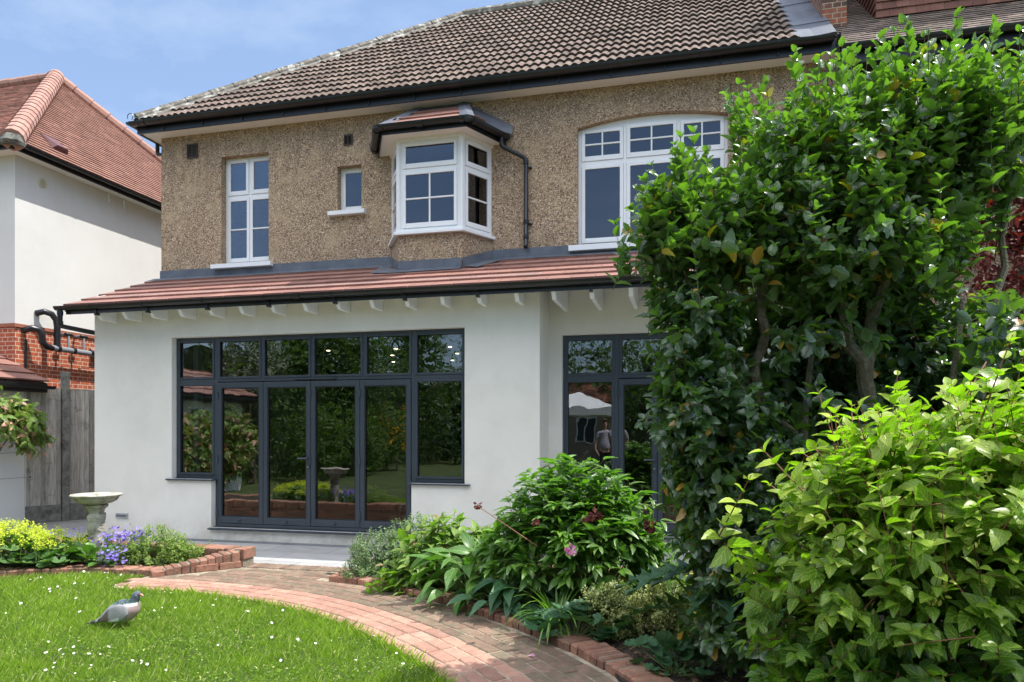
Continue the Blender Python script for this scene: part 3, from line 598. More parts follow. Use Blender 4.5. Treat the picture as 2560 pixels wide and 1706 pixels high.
# ---- anthracite glazing
def glazing(name, ox, y, x0, x1, dx0, dx1, ndoor, zt, tl, sl=.885, dbot=.19, tdoor=2.29):
    g = bpy.data.objects.new(name, None); g.parent = H; g.location = Vector((ox, y, 0))-wloc(H); col.objects.link(g)
    tz0, tz1 = 2.36, zt-.055
    fr = MB(); fy0, fy1 = y, y+.07
    top = [(x0+.05, dx0-.07, tz0, tz1), (dx1+.07, x1-.05, tz0, tz1)]+[(a, b, tz0, tz1) for a, b in tl]
    low = [(x0+.055, dx0-.075, sl+.07, 2.27), (dx1+.075, x1-.055, sl+.07, 2.27)]
    plate(fr, x0, x1, sl+.012, zt, fy0, fy1, top+low+[(dx0, dx1, 0, tdoor+.012)])
    plate(fr, dx0-.045, dx1+.045, dbot+.012, sl+.012, fy0, fy1, [(dx0, dx1, dbot+.05, 9)])
    fr.build('frame', m_anth, g, bevel=.004)
    for h in top+low:      # sash beads and panes
        s = MB(); plate(s, h[0]-.012, h[1]+.012, h[2]-.012, h[3]+.012, fy0-.012, fy0-.0005, [(h[0]+.016, h[1]-.016, h[2]+.016, h[3]-.016)]); sa = s.build('sash', m_anth, g, bevel=.002)
        q = MB(); q.box(h[0]+.001, h[1]-.001, fy0+.024, fy0+.028, h[2]+.001, h[3]-.001); q.build('glass', m_gl, g)
        q = MB(); plate(q, h[0]+.002, h[1]-.002, h[2]+.002, h[3]-.002, fy0+.003, fy0+.02, [(h[0]+.02, h[1]-.02, h[2]+.02, h[3]-.02)]); q.build('seal', m_anthd, g)
    wd = (dx1-dx0)/ndoor
    for k in range(ndoor):
        a, b = dx0+wd*k+.004, dx0+wd*(k+1)-.004; st_ = .062; d = MB()
        plate(d, a, b, dbot+.055, tdoor, fy0-.018, fy0+.05, [(a+st_, b-st_, dbot+.15, tdoor-.075)]); dr = d.build('bifold_door' if ndoor > 2 else 'french_door', m_anth, g, bevel=.003)
        q = MB(); q.box(a+st_-.004, b-st_+.004, fy0+.012, fy0+.016, dbot+.146, tdoor-.071); q.build('pane', m_gl, dr)
        q = MB(); plate(q, a+st_, b-st_, dbot+.15, tdoor-.075, fy0-.012, fy0+.008, [(a+st_+.014, b-st_-.014, dbot+.164, tdoor-.089)]); q.build('seal', m_anthd, dr)
        hx = a if (k % 2 == 0) ^ (ndoor == 4 and k >= 2) else b
        for z in (dbot+.22, 1.18, tdoor-.18): q = MB(); q.tube([(hx, fy0-.028, z-.055), (hx, fy0-.028, z+.055)], .013, 8); q.build('hinge', m_anth, dr)
        q = MB(); q.tube([((a+b)/2, fy0-.02, dbot+.11), ((a+b)/2, fy0-.06, dbot+.10)], .011, 8); q.tube([((a+b)/2, fy0-.055, dbot+.10), ((a+b)/2-.03, fy0-.06, dbot+.085)], .009, 8); q.build('bolt_pull', m_anth, dr)
        if k == ndoor//2-1:
            q = MB(); q.box(b-.05, b-.018, fy0-.028, fy0-.019, 1.03, 1.25); q.tube([(b-.034, fy0-.03, 1.20), (b-.034, fy0-.07, 1.20), (b-.17, fy0-.075, 1.20)], .011, 8); q.build('handle', m_anth, dr)
            q = MB(); q.tube([(b-.034, fy0-.029, 1.08), (b-.034, fy0-.036, 1.08)], .012, 10); q.build('lock_cylinder', M('steel_lock', (.6, .6, .6), rough=.3, metal=1), dr)
    q = MB(); plate(q, dx0, dx1, dbot+.012, dbot+.05, fy0-.03, fy0+.07, [])
    xx = dx0+.3
    while xx < dx1: q.box(xx, xx+.05, fy0-.033, fy0-.030, dbot+.02, dbot+.034); xx += .72
    q.build('threshold', m_anth, g)
    q = MB(); q.prism([(dx0-.06, y+.05, dbot+.012), (dx0-.06, y-.16, dbot-.008), (dx0-.06, y-.16, dbot-.028), (dx0-.06, y+.05, dbot-.010)], (dx1-dx0+.09, 0, 0)); q.build('door_sill', m_anth, g)
    for a, b in ((x0-.08, dx0+.01), (dx1-.01, x1+.08)):
        q = MB(); q.prism([(a, y+.05, sl+.012), (a, y-.14, sl-.006), (a, y-.14, sl-.022), (a, y+.05, sl-.008)], (b-a, 0, 0)); q.build('window_sill', m_anth, g)
    if ndoor > 2: q = MB(); q.box(-5.36, -4.72, fy0-.03, fy0-.004, 2.318, 2.338); q.build('trickle_vent', m_anth, g)
    return g
dw = (3.56-.07)
glazing('bifold_glazing', -5, .10, -7.33, -2.81, -6.62, -3.60, 4, GZ, [(-6.60, -5.92), (-5.86, -5.13), (-5.07, -4.33), (-4.27, -3.61)])
glazing('french_door_glazing', -.3, .73, -1.62, .93, -.86, .17, 2, 2.9, [(-.83, .14)])
# ---- lean-to roof
lp = math.atan2(.71, 1.73); cu, su = math.cos(lp), math.sin(lp); LY, LZ = -.42, 3.415
mb = MB(); ln_ = 1.83/cu
tiles(mb, (-8.84, LY, LZ), (1, 0, 0), (0, cu, su), (0, -su, cu), 11.5, ln_, .345, .30, .026, gap=.009, lap=.03)
mb.build('lean_to_roof', m_clay, H)
mb = MB(); mb.quad((-8.83, LY+.01, LZ+.010), (2.64, LY+.01, LZ+.010), (2.64, 1.39, LZ+(1.39-LY)*math.tan(lp)+.006), (-8.83, 1.39, LZ+(1.39-LY)*math.tan(lp)+.006)); mb.build('roof_underlay', M('orange_clay_edge', (.40, .17, .09), (.46, .21, .12), rough=.8), H)
mb = MB(); rz = lambda y: LZ+(y-LY)*math.tan(lp)
mb.add([(-8.83, -.40, rz(-.40)-.003), (2.65, -.40, rz(-.40)-.003), (2.65, 1.4, rz(1.4)-.003), (-8.83, 1.4, rz(1.4)-.003)], [(0, 1, 2, 3)])
mb.add([(-8.83, -.36, rz(-.36)-.07), (2.65, -.36, rz(-.36)-.07), (2.65, 1.4, rz(1.4)-.07), (-8.83, 1.4, rz(1.4)-.07)], [(0, 1, 2, 3)])
mb.build('soffit', m_ceil, H)
mb = MB(); mb.box(-8.83, 2.65, -.385, -.362, 3.30, 3.405); mb.build('fascia', m_black, H)
mb = MB(); mb.quad((-8.835, -.40, rz(-.4)-.09), (-8.835, -.40, rz(-.4)), (-8.835, 1.4, rz(1.4)), (-8.835, 1.4, rz(1.4)-.09)); mb.build('verge_board', m_claylip, H)
for x_ in [-8.31, -7.87, -7.41, -6.93, -6.44, -5.95, -5.46, -4.97, -4.48, -3.99, -3.50, -3.01, -2.52, -2.03, -1.56, -1.09, -.62, -.15, .32, .79, 1.26]:
    yb = .0 if x_ < -1.8 else .63; mb = MB()
    prof = [(-.35, rz(-.35)-.075), (-.35, 3.31), (-.27, 3.215), (yb, 3.215+ (yb+.27)*.0), (yb, rz(yb)-.075)]
    mb.prism([(x_-.028, y_, z_) for y_, z_ in prof], (.056, 0, 0)); mb.build('rafter_tail', m_timber, H, bevel=.003)
gt = MB(); half_gutter(gt, (2.7, -.455, 3.405), (-8.93, -.455, 3.405), .058); G1 = gt.build('gutter', m_black, H, smooth=True)
for x_ in (-8.30, -7.42, -6.44, -5.48, -4.49, -3.5, -2.52, -1.09, -.15, .8):
    q = MB(); gclip(q, (x_, -.455, 3.407), (1, 0, 0), .066, .012); q.box(x_-.02, x_+.02, -.40, -.33, 3.27, 3.35); q.build('bracket', m_black, G1)
for x_ in (-5.0, -.66):
    q = MB(); gclip(q, (x_, -.455, 3.407), (1, 0, 0), .068, .05); gclip(q, (x_-.045, -.455, 3.407), (1, 0, 0), .072, .008); gclip(q, (x_+.045, -.455, 3.407), (1, 0, 0), .072, .008); q.build('joint', m_black, G1)
mb = MB(); mb.tube([(-8.86, -.455, 3.36), (-8.86, -.455, 3.16), (-8.85, -.43, 3.12), (-8.76, -.1, 3.09), (-8.76, .4, 3.08)], .036, 12); mb.tube([(-8.86, -.455, 3.34), (-8.86, -.455, 3.28)], .043, 12); mb.tube([(-8.86, -.455, 3.19), (-8.86, -.455, 3.16)], .043, 12); mb.build('downpipe', m_black, H, smooth=True)
# flashing following the wall and the bay
mb = MB(); ft = lambda y: rz(y)
pts = [(-8.72, 1.4), (-4.47, 1.4), (-4.12, .85), (-3.12, .85), (-2.81, 1.4), (2.3, 1.4)]
for i, (a, b) in enumerate(zip(pts, pts[1:])):
    d = Vector((b[0]-a[0], b[1]-a[1], 0)).normalized(); o_ = Vector((d.y, -d.x, 0))
    for h, off, dz in ((.13, .012, .0),):
        A = Vector((a[0], a[1], 0))+o_*off; B = Vector((b[0], b[1], 0))+o_*off
        mb.quad((A.x, A.y, rz(a[1])), (B.x, B.y, rz(b[1])), (B.x, B.y, rz(b[1])+h+.03), (A.x, A.y, rz(a[1])+h+.03))
for (a, b, c_, d_) in (((-8.84, 1.4), (-4.30, 1.4), (-4.38, 1.19), (-8.84, 1.19)), ((-4.60, 1.38), (-4.12, .86), (-4.12, .62), (-4.48, .70)), ((-4.12, .86), (-3.12, .86), (-3.10, .67), (-4.12, .62)), ((-3.12, .86), (-2.81, 1.4), (-2.62, 1.2), (-2.85, .72)), ((-2.81, 1.4), (2.6, 1.4), (2.6, 1.19), (-2.70, 1.19))):
    mb.quad(*[(p[0], p[1], rz(p[1])+.036+.003*(k == 3)) for k, p in enumerate((a, b, c_, d_))])
mb.build('lead_flashing', m_lead, H)
# ---- main roof
MY, MZ, TP = 1.06, 6.75, .8355; mp_ = math.atan(TP); cm, sm = math.cos(mp_), math.sin(mp_)
RY = 5.43; slope = (RY-MY)/cm
mb = MB(); ga = .335; tw_ = .254
def prof(u):
    f = (u/.127) % 1; return .024*min(1, max(0, min((f-.04)/.2, (.80-f)/.2)))
def xhip(s_): return -8.93+s_*cm
rows = int(slope/ga+1); lips = []
for r in range(rows):
    s0, s1 = r*ga, min(slope, (r+1)*ga+.03); k = 0
    while True:
        xa = -8.93+k*tw_; k += 1
        if xa > 1.45: break
        if xa+tw_ < xhip(s0+.2)+.10: continue
        xs = [xa+tw_*i/12 for i in range(13)]; j = rnd.uniform(-.004, .004); jz = rnd.uniform(-.003, .004); V = []
        for s_, lift in ((s0+j, .0), (s0+j, .044+jz), (s1, .006)):
            for i, x_ in enumerate(xs):
                h = (prof(x_-xa) if lift != .0 else -.008)+lift
                V.append((min(x_+.001, 1.5), MY+s_*cm-sm*h, MZ+s_*sm+cm*h))
        F = []
        for i in range(12): F += [(13+i, 13+i+1, 26+i+1, 26+i)]
        F += [(0, 13, 26), (12, 38, 25)]; nf0 = len(mb.f)
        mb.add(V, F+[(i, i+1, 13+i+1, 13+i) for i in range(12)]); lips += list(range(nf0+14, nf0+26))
mr_o = mb.build('main_roof', m_mtile, H); mr_o.data.materials.append(M('shaded_tile_edge', (.04, .033, .026), (.08, .068, .054), scale=20, rough=1))  # dark lip faces: shadow under the tile edges painted into the colour
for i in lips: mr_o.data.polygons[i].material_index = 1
mb = MB(); PK = (-8.93+(RY-MY), RY, MZ+(RY-MY)*TP)
mb.add([(-8.93, MY, MZ-.005), (1.84, MY, MZ-.005), (1.84, RY, PK[2]-.005), (PK[0], RY, PK[2]-.005)], [(0, 1, 2, 3)])
mb.add([(-8.93, MY, MZ-.01), (PK[0], RY, PK[2]-.01), (-8.93, 9.8, MZ-.01)], [(0, 1, 2)])
mb.add([(-8.93, 9.8, MZ-.01), (PK[0], RY, PK[2]-.01), (1.84, RY, PK[2]-.01), (1.84, 9.8, MZ-.01)], [(0, 1, 2, 3)])
mb.build('roof_deck', m_mtile, H)
def ridge_run(mb, a, b, r, step, seg=8, up=.0, flare=.01):
    a, b = Vector(a), Vector(b); Lt = (b-a).length; d = (b-a)/Lt; n = max(1, int(Lt/step)); e = Lt/n
    for k in range(n):
        p, q = a+d*(k*e+.003), a+d*((k+1)*e-.003); j = Vector((0, 0, rnd.uniform(-.004, .004)))
        mb.tube([p+j, q+j+d*.0], [r+flare, r], seg)
mb = MB(); ridge_run(mb, (-8.90, MY+.03, MZ+.035), (PK[0], RY, PK[2]+.015), .115, .42, 10)
ridge_run(mb, (PK[0], RY, PK[2]+.02), (1.84, RY, PK[2]+.02), .12, .45, 10, flare=.004)
mb.build('ridge_tiles', m_ridge_old, H)
# mortar bedding beside the hip
mb = MB(); hp = [Vector((-8.93+(.1 if 0 else 0)+t*(RY-MY), MY+t*(RY-MY), MZ+t*(RY-MY)*TP)) for t in lin(40)]
nn = Vector((0, -sm, cm)); vs = []; fs = []
for i, p in enumerate(hp): vs += [p+nn*.075, p+Vector((.26+rnd.uniform(-.05, .05), 0, 0))+nn*.052, p+Vector((.30, 0, 0))+nn*.0]
for i in range(39): fs += [(3*i, 3*i+1, 3*i+4, 3*i+3), (3*i+1, 3*i+2, 3*i+5, 3*i+4)]
mb.add(vs, fs); mb.build('hip_mortar', m_ridge_old, H)
mb = MB(); pth = [Vector((-8.99, MY+.02, MZ+.06))+Vector((-.055+.055*math.cos(t), 0, .06+.055*math.sin(t))) for t in [R(a) for a in range(-60, 220, 25)]]
mb.tube([(-8.88, MY+.06, MZ+.05)]+pth, .006, 6); mb.build('hip_iron', m_black, H)
mb = MB(); mb.box(-8.93, 1.98, 1.11, 1.135, 6.575, 6.74); mb.box(-8.93, -8.905, 1.135, 9.6, 6.575, 6.74); FA = mb.build('fascia', m_black, H)
mb = MB(); mb.box(-8.90, 1.98, 1.136, 1.398, 6.595, 6.61); mb.box(-8.90, -8.703, 1.40, 9.5, 6.595, 6.61); mb.build('soffit', m_ceil, H)
mb = MB(); half_gutter(mb, (1.9, 1.035, 6.735), (-8.98, 1.035, 6.735), .068); half_gutter(mb, (-8.985, .98, 6.735), (-8.985, 9.6, 6.735), .06); G2 = mb.build('gutter', m_black, H, smooth=True)
for i in range(15):
    q = MB(); gclip(q, (-8.4+i*.74, 1.035, 6.737), (1, 0, 0), .075, .012); q.box(-8.41+i*.74, -8.39+i*.74, 1.09, 1.108, 6.60, 6.70); q.build('bracket', m_black, G2)
for x_ in (-8.75, -3.3, .3):
    q = MB(); gclip(q, (x_, 1.035, 6.737), (1, 0, 0), .074, .06); gclip(q, (x_-.055, 1.035, 6.737), (1, 0, 0), .079, .01); gclip(q, (x_+.055, 1.035, 6.737), (1, 0, 0), .079, .01); q.build('joint', m_black, G2)
mb = MB(); mb.tube([(-8.95, 1.6, 6.66), (-8.95, 1.6, 6.46), (-8.93, 1.6, 6.42), (-8.77, 1.6, 6.40), (-8.76, 1.6, 6.36), (-8.76, 1.6, 3.9)], .034, 10); mb.build('downpipe', m_black, H, smooth=True)
# lead and brick upstand at the party wall
mb = MB(); fl = lambda y: MZ+(y-MY)*TP
mb.add([(1.40, MY-.02, fl(MY-.02)+.05), (1.66, MY-.02, fl(MY-.02)+.035), (1.66, RY, fl(RY)+.035), (1.40, RY, fl(RY)+.05)], [(0, 1, 2, 3)])
mb.add([(1.66, MY-.02, fl(MY-.02)+.035), (1.93, MY-.02, fl(MY-.02)+.06), (1.93, RY, fl(RY)+.06), (1.66, RY, fl(RY)+.035)], [(0, 1, 2, 3)])
for k in range(4): y_ = 1.5+k*1.1; mb.tube([(1.38, y_, fl(y_)+.06), (1.95, y_+.05, fl(y_+.05)+.07)], .007, 5)
mb.build('lead_gutter', m_lead, H)
mb = MB(); mb.prism([(1.88, 1.75, 6.9), (1.88, 1.75, fl(1.75)+.82), (1.88, RY, fl(RY)+.6), (1.88, RY, 6.9)], (.32, 0, 0)); mb.build('party_wall_parapet', m_obrick, H)
# ---- timber windows
def sash(mb, gl, x0, x1, z0, z1, y, nx=1, nz=1, st=.05, bar=.022, T=None, bot=.07):
    mb.T = gl.T = T; g0, g1, h0, h1 = x0+st, x1-st, z0+bot, z1-st
    cw = (g1-g0-bar*(nx-1))/nx; chh = (h1-h0-bar*(nz-1))/nz
    holes = [(g0+i*(cw+bar), g0+i*(cw+bar)+cw, h0+j*(chh+bar), h0+j*(chh+bar)+chh) for i in range(nx) for j in range(nz)]
    plate(mb, x0, x1, z0, z1, y, y+.035, holes); gl.box(g0-.004, g1+.004, y+.018, y+.021, h0-.004, h1+.004); mb.T = gl.T = None
def timber_window(name, x0, x1, z0, z1, y, cells, sill=None, archf=None, parent=H, frame=.045):
    g = bpy.data.objects.new(name, None); g.parent = parent; g.location = Vector(((x0+x1)/2, y, z0))-wloc(parent); col.objects.link(g)
    f = MB(); plate(f, x0, x1, z0, z1, y, y+.07, [(c[0]-.003, c[1]+.003, c[2]-.003, c[3]+.003) for c in cells])
    if archf:
        xs = [x0+(x1-x0)*k/12 for k in range(13)]; f.prism([(x0, y, z1)]+[(x1, y, z1)]+[(x_, y, archf(x_)) for x_ in xs[::-1]], (0, .07, 0))
    f.build('frame', m_timber, g, bevel=.004)
    for c in cells:
        s, q = MB(), MB(); sash(s, q, c[0], c[1], c[2], c[3], y-.012, c[4], c[5]); so2 = s.build('casement', m_timber, g, bevel=.003); q.build('pane', m_glu, so2)
    if sill: q = MB(); q.box(*sill); q.build('sill', m_timber, g, bevel=.004)
    return g
W1 = timber_window('window', -7.54, -6.57, 4.36, 6.19, 1.53, [(-7.48, -7.085, 5.55, 6.14, 1, 1), (-7.04, -6.63, 5.55, 6.14, 1, 1), (-7.48, -7.07, 4.42, 5.50, 1, 2), (-7.06, -6.63, 4.42, 5.50, 1, 2)], (-7.66, -6.54, 1.30, 1.52, 4.285, 4.355))
q = MB(); q.box(-7.47, -6.6, 1.62, 1.625, 5.54, 6.16); q.build('blind', m_blind, W1)
timber_window('window', -5.40, -4.92, 5.09, 5.83, 1.53, [(-5.36, -4.96, 5.13, 5.79, 1, 1)], (-5.52, -4.88, 1.31, 1.52, 5.02, 5.085))
timber_window('arched_window', -1.52, .60, 4.30, 6.035, 1.5, [(-1.47, -.86, 5.57, 6.03, 2, 2), (-.81, -.10, 5.57, 6.05, 2, 2), (-.05, .55, 5.57, 6.03, 2, 2), (-1.47, -.86, 4.36, 5.50, 1, 1), (-.81, -.10, 4.36, 5.50, 1, 1), (-.05, .55, 4.36, 5.50, 1, 1)], (-1.64, .74, 1.30, 1.52, 4.215, 4.295), lambda x: arch(x)-.004)
mcur = M('grey_curtain', (.25, .25, .26), (.32, .32, .33), rough=.9)
# ---- bay window
BW = bpy.data.objects.new('bay_window', None); BW.parent = H; BW.location = Vector((-3.62, .86, 4.5))-wloc(H); col.objects.link(BW)
z0b, z1b = 4.52, 5.90; fr = MB()
faces = [(BL, FL_), (FL_, FR_), (FR_, BR)]
for fi, (a, b) in enumerate(faces):
    d = Vector((b[0]-a[0], b[1]-a[1], 0)); Lb = d.length; u = d.normalized(); dep = Vector((-u.y, u.x, 0)); T = frame_T((a[0], a[1], 0), u, dep)
    e0, e1 = (.07, .07) if fi == 1 else ((.045, .075) if fi == 0 else (.075, .045))
    cells = [(e0, Lb-e1, 5.46, 5.83, 1, 1), (e0, Lb-e1, 4.58, 5.41, (2 if fi == 1 else 1), 2)]
    fr.T = T; plate(fr, 0, Lb, z0b, z1b, 0, .07, [(c[0]-.003, c[1]+.003, c[2]-.003, c[3]+.003) for c in cells]); fr.T = None
    for c in cells:
        s, q = MB(), MB(); sash(s, q, *c[:4], -.012, c[4], c[5], st=.045, T=T); so2 = s.build('casement', m_timber, BW, bevel=.003); q.build('pane', m_glu, so2)
for p in (FL_, FR_): fr.tube([(p[0], p[1]-.002, z0b), (p[0], p[1]-.002, z1b)], .035, 8)
fr.build('frame', m_timber, BW)
def outset(k):
    return [(BL[0]-k*.9, 1.398), (FL_[0]-k*.62, FL_[1]-k), (FR_[0]+k*.62, FR_[1]-k), (BR[0]+k*.9, 1.398)]
q = MB(); q.prism([(x, y, 4.475) for x, y in outset(.07)], (0, 0, .045)); q.build('sill', m_timber, BW, bevel=.004)
q = MB(); q.prism([(x, y, 5.905) for x, y in outset(.24)], (0, 0, .015)); q.build('soffit', m_ceil, BW)
q = MB(); q.prism([(x, y, 5.86) for x, y in outset(.035)], (0, 0, .044)); q.build('head_board', m_timber, BW)
q = MB(); O1 = outset(.245)
for a, b in zip(O1, O1[1:]):
    d = Vector((b[0]-a[0], b[1]-a[1], 0)).normalized(); n2 = Vector((d.y, -d.x, 0))*.015; q.prism([(a[0], a[1], 5.88), (b[0], b[1], 5.88), (b[0]+n2.x, b[1]+n2.y, 5.88), (a[0]+n2.x, a[1]+n2.y, 5.88)], (0, 0, .10))
q.build('fascia', m_black, BW)
q = MB(); O2 = outset(.315)
O2[0] = (O2[0][0]+.02, 1.33); O2[3] = (O2[3][0]-.02, 1.33)
for a, b in zip(O2, O2[1:]): half_gutter(q, (b[0], b[1], 5.99), (a[0], a[1], 5.99), .066)
for a in O2[1:3]: q.lathe((a[0], a[1], 5.925), [(.03, -.008), (.062, .012), (.070, .06)], 14)
bg_ = q.build('bay_gutter', m_black, BW, smooth=True)
q = MB(); gclip(q, (-3.65, O2[1][1], 5.987), (1, 0, 0), .075, .05); q.build('joint', m_black, bg_)
for pa, pb, tt in ((O2[0], O2[1], .12), (O2[0], O2[1], .9), (O2[1], O2[2], .06), (O2[1], O2[2], .94), (O2[2], O2[3], .1), (O2[2], O2[3], .85)):
    pp = Vector((pa[0]+(pb[0]-pa[0])*tt, pa[1]+(pb[1]-pa[1])*tt, 5.987)); q = MB(); gclip(q, pp, (pb[0]-pa[0], pb[1]-pa[1], 0), .074, .016); q.build('joint', m_black, bg_)
ez = 5.995; E = [(p[0], p[1], ez) for p in outset(.27)]; Tl, Tr = (-3.98, 1.4, 6.56), (-3.27, 1.4, 6.56)
q = MB()
def face_tiles(mbx, A, B, Cc, D, g, wd_, th):   # quad A,B bottom; D,C top
    A, B, Cc, D = map(Vector, (A, B, Cc, D)); u = (B-A); Lu = u.length; u.normalize(); nn_ = u.cross((Cc+D)/2-(A+B)/2).normalized(); vv = nn_.cross(u)
    if nn_.z < 0: nn_ = -nn_
    if vv.z < 0: vv = -vv
    H_ = min((Cc-A).dot(vv), (D-A).dot(vv)); lo, hi = (D-A).dot(u), (Cc-A).dot(u)
    tiles(mbx, A, u, vv, nn_, Lu, H_, g, wd_, th, test=lambda a, v: lo*v/H_+.03 < a < Lu-(Lu-hi)*v/H_-.03, gap=.004)
face_tiles(q, E[1], E[2], Tr, Tl, .345, .22, .026); face_tiles(q, E[2], E[3], Tr, Tr, .3, .16, .026); face_tiles(q, E[0], E[1], Tl, Tl, .3, .16, .026)
q.build('bay_roof_tiles', m_clay, BW)
q = MB(); 
for A, B, Cc in ((E[1], E[2], Tr), (E[1], Tr, Tl), (E[2], E[3], Tr), (E[0], E[1], Tl)): q.add([A, B, Cc], [(0, 1, 2)])
for a, b in ((E[1], Tl), (E[2], Tr)):
    a, b = Vector(a), Vector(b); 
    q.add([a+Vector((-.10, 0, .03)), a+Vector((0, 0, .05)), a+Vector((.10, .03, .03)), b+Vector((.09, -.02, .03)), b+Vector((0, -.01, .05)), b+Vector((-.10, -.02, .035))], [(0, 1, 4, 5), (1, 2, 3, 4)])
q.prism([(Tl[0]-.12, 1.33, 6.50), (Tr[0]+.10, 1.33, 6.50), (Tr[0]+.10, 1.398, 6.57), (Tl[0]-.12, 1.398, 6.57)], (0, 0, .03))
q.add([(Tr[0], 1.36, 6.60), (E[3][0]+.10, 1.36, ez+.16), (E[3][0]+.10, 1.30, ez+.01), (E[3][0]-.12, 1.22, ez+.07), (Tr[0]+.03, 1.25, 6.47)], [(0, 1, 2, 3, 4)])
q.add([(Tr[0], 1.36, 6.60), (E[3][0]+.10, 1.36, ez+.16), (E[3][0]+.10, 1.40, ez+.16), (Tr[0], 1.4, 6.60)], [(0, 1, 2, 3)])
q.add([(Tl[0], 1.36, 6.60), (E[0][0]-.10, 1.36, ez+.16), (E[0][0]-.10, 1.30, ez+.01), (E[0][0]+.12, 1.22, ez+.07), (Tl[0]-.03, 1.25, 6.47)], [(0, 1, 2, 3, 4)])
q.build('bay_lead', m_lead, BW)
mb = MB(); gx = O2[3]
mb.tube([(gx[0]-.06, gx[1]-.12, 5.95), (gx[0]-.06, gx[1]-.12, 5.82), (gx[0]-.03, gx[1]-.11, 5.79), (-2.32, 1.33, 5.66), (-2.28, 1.335, 5.62), (-2.28, 1.335, 4.36), (-2.28, 1.30, 4.31)], .034, 12)
for z in (5.60, 4.72, 4.5): mb.tube([(-2.28, 1.335, z), (-2.28, 1.335, z-.05)], .042, 12)
for z in (5.5, 4.66): mb.box(-2.25, -2.20, 1.35, 1.398, z, z+.02)
mb.build('downpipe', m_black, H, smooth=True)
def vent(x0, x1, z0, z1, y, mat, n=9, parent=H, name='air_vent', split=True):
    q = MB(); f = .014; q.box(x0, x0+f, y-.02, y, z0, z1); q.box(x1-f, x1, y-.02, y, z0, z1); q.box(x0+f, x1-f, y-.02, y, z1-f*1.6, z1); q.box(x0+f, x1-f, y-.02, y, z0, z0+f)
    if split: q.box((x0+x1)/2-.006, (x0+x1)/2+.006, y-.018, y, z0+f, z1-f*1.6)
    hh = (z1-z0-f*2.6)/n
    for k in range(n): z = z0+f+hh*k; q.prism([(x0+f, y-.016, z), (x0+f, y-.004, z+hh*.6), (x0+f, y-.002, z+hh*.5), (x0+f, y-.014, z-.002)], (x1-x0-2*f, 0, 0))
    q.box(x0+.002, x1-.002, y-.003, y-.001, z0+.002, z1-.002); return q.build(name, mat, parent)
vent(-8.18, -7.97, 6.20, 6.44, 1.4, m_vent); vent(-5.27, -5.12, 6.14, 6.31, 1.4, m_vent)
vent(-8.30, -8.09, .28, .35, 0, M('grey_grille', (.35, .36, .37), rough=.5), 5, split=False, name='air_brick')
mb = MB(); mb.box(-8.7, -1.9, -.10, -.006, 0.002, .012)
x_ = -8.6
while x_ < -1.9: mb.box(x_, x_+.012, -.095, -.012, .0121, .016); x_ += .035
mb.build('drain_channel', m_pipe, H)

# ------------------------------------------------------------ neighbouring house on the left
NH = thing('neighbour_house', (-11.3, .94, 0), 'white rendered house with orange brick base and steep hipped clay tile roof', 'house')
mb = MB(); wallface(mb, -24, -11.3, 3.46, 6.39, .94, []); mb.quad((-11.3, .94, 3.46), (-11.3, 8.4, 3.46), (-11.3, 8.4, 6.39), (-11.3, .94, 6.39)); mb.quad((-24, .94, 3.46), (-11.3, .94, 3.46), (-11.3, 8.4, 3.46), (-24, 8.4, 3.46))
mb.build('upper_wall', m_white_render, NH)
mb = MB(); mb.box(-24, -11.32, .96, 8.4, 0, 3.40); mb.build('brick_wall', m_nbrick, NH)
mb = MB(); mb.prism([(-24, .93, 3.40), (-11.29, .93, 3.40), (-11.29, 8.4, 3.40), (-24, 8.4, 3.40)], (0, 0, .06)); mb.build('brick_band', M('band_brick', (.26, .09, .05), (.34, .12, .07), rough=.9, scale=20), NH)
EX, EY, EZ, PA, PB, PH = -11.0, .64, 6.43, 3.36, 4.0, 3.44
pk = Vector((EX-PA, EY+PB, EZ+PH))
def nplane(mbx, o, u, v_, Lu, Lv, test, g=.105, wd_=.17, th=.012):
    u = Vector(u).normalized(); v_ = Vector(v_).normalized(); n_ = u.cross(v_); n_ = n_ if n_.z > 0 else -n_
    tiles(mbx, o, u, v_, n_, Lu, Lv, g, wd_, th, test=test, gap=.003, lap=.02, jit=.003)
mb = MB(); Ls = math.hypot(PA, PH)
nplane(mb, (EX, EY, EZ), (0, 1, 0), (-PA, 0, PH), 2*PB, Ls, lambda a, v: PB*v/Ls < a+.05 and a-.05 < 2*PB-PB*v/Ls, th=.02)
mb.build('side_roof', m_nb_roof, NH)
mb = MB(); Lf = math.hypot(PB, PH)
nplane(mb, (EX, EY, EZ), (-1, 0, 0), (0, PB, PH), 8, Lf, lambda a, v: PA*v/Lf < a+.05)
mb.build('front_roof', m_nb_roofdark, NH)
mb = MB(); mb.add([(EX, EY, EZ-.01), (EX, EY+2*PB, EZ-.01), (pk.x, pk.y, pk.z-.01), (-24, pk.y, pk.z-.01), (-24, EY, EZ-.01), (-24, EY+2*PB, EZ-.01)], [(0, 1, 2), (0, 2, 3, 4), (1, 5, 3, 2)]); mb.build('roof_deck', m_nb_roofdark, NH)
mb = MB(); ridge_run(mb, (EX+.02, EY-.02, EZ+.06), pk+Vector((0, 0, .05)), .17, .28, 12, flare=.014); ridge_run(mb, (EX+.0, EY+2*PB, EZ+.06), pk+Vector((0, 0, .05)), .12, .40, 10, flare=.02); ridge_run(mb, pk+Vector((0, 0, .05)), (-20, pk.y, pk.z+.05), .11, .42, 10, flare=.01)
mb.build('ridge_tiles', m_ridge, NH)
mb = MB(); mb.lathe((EX-.03, EY+.03, EZ-.02), [(.17, 0), (.2, .05), (.17, .16), (.1, .19)], 10, wob=.08); mb.build('hip_end_mortar', m_conc, NH)
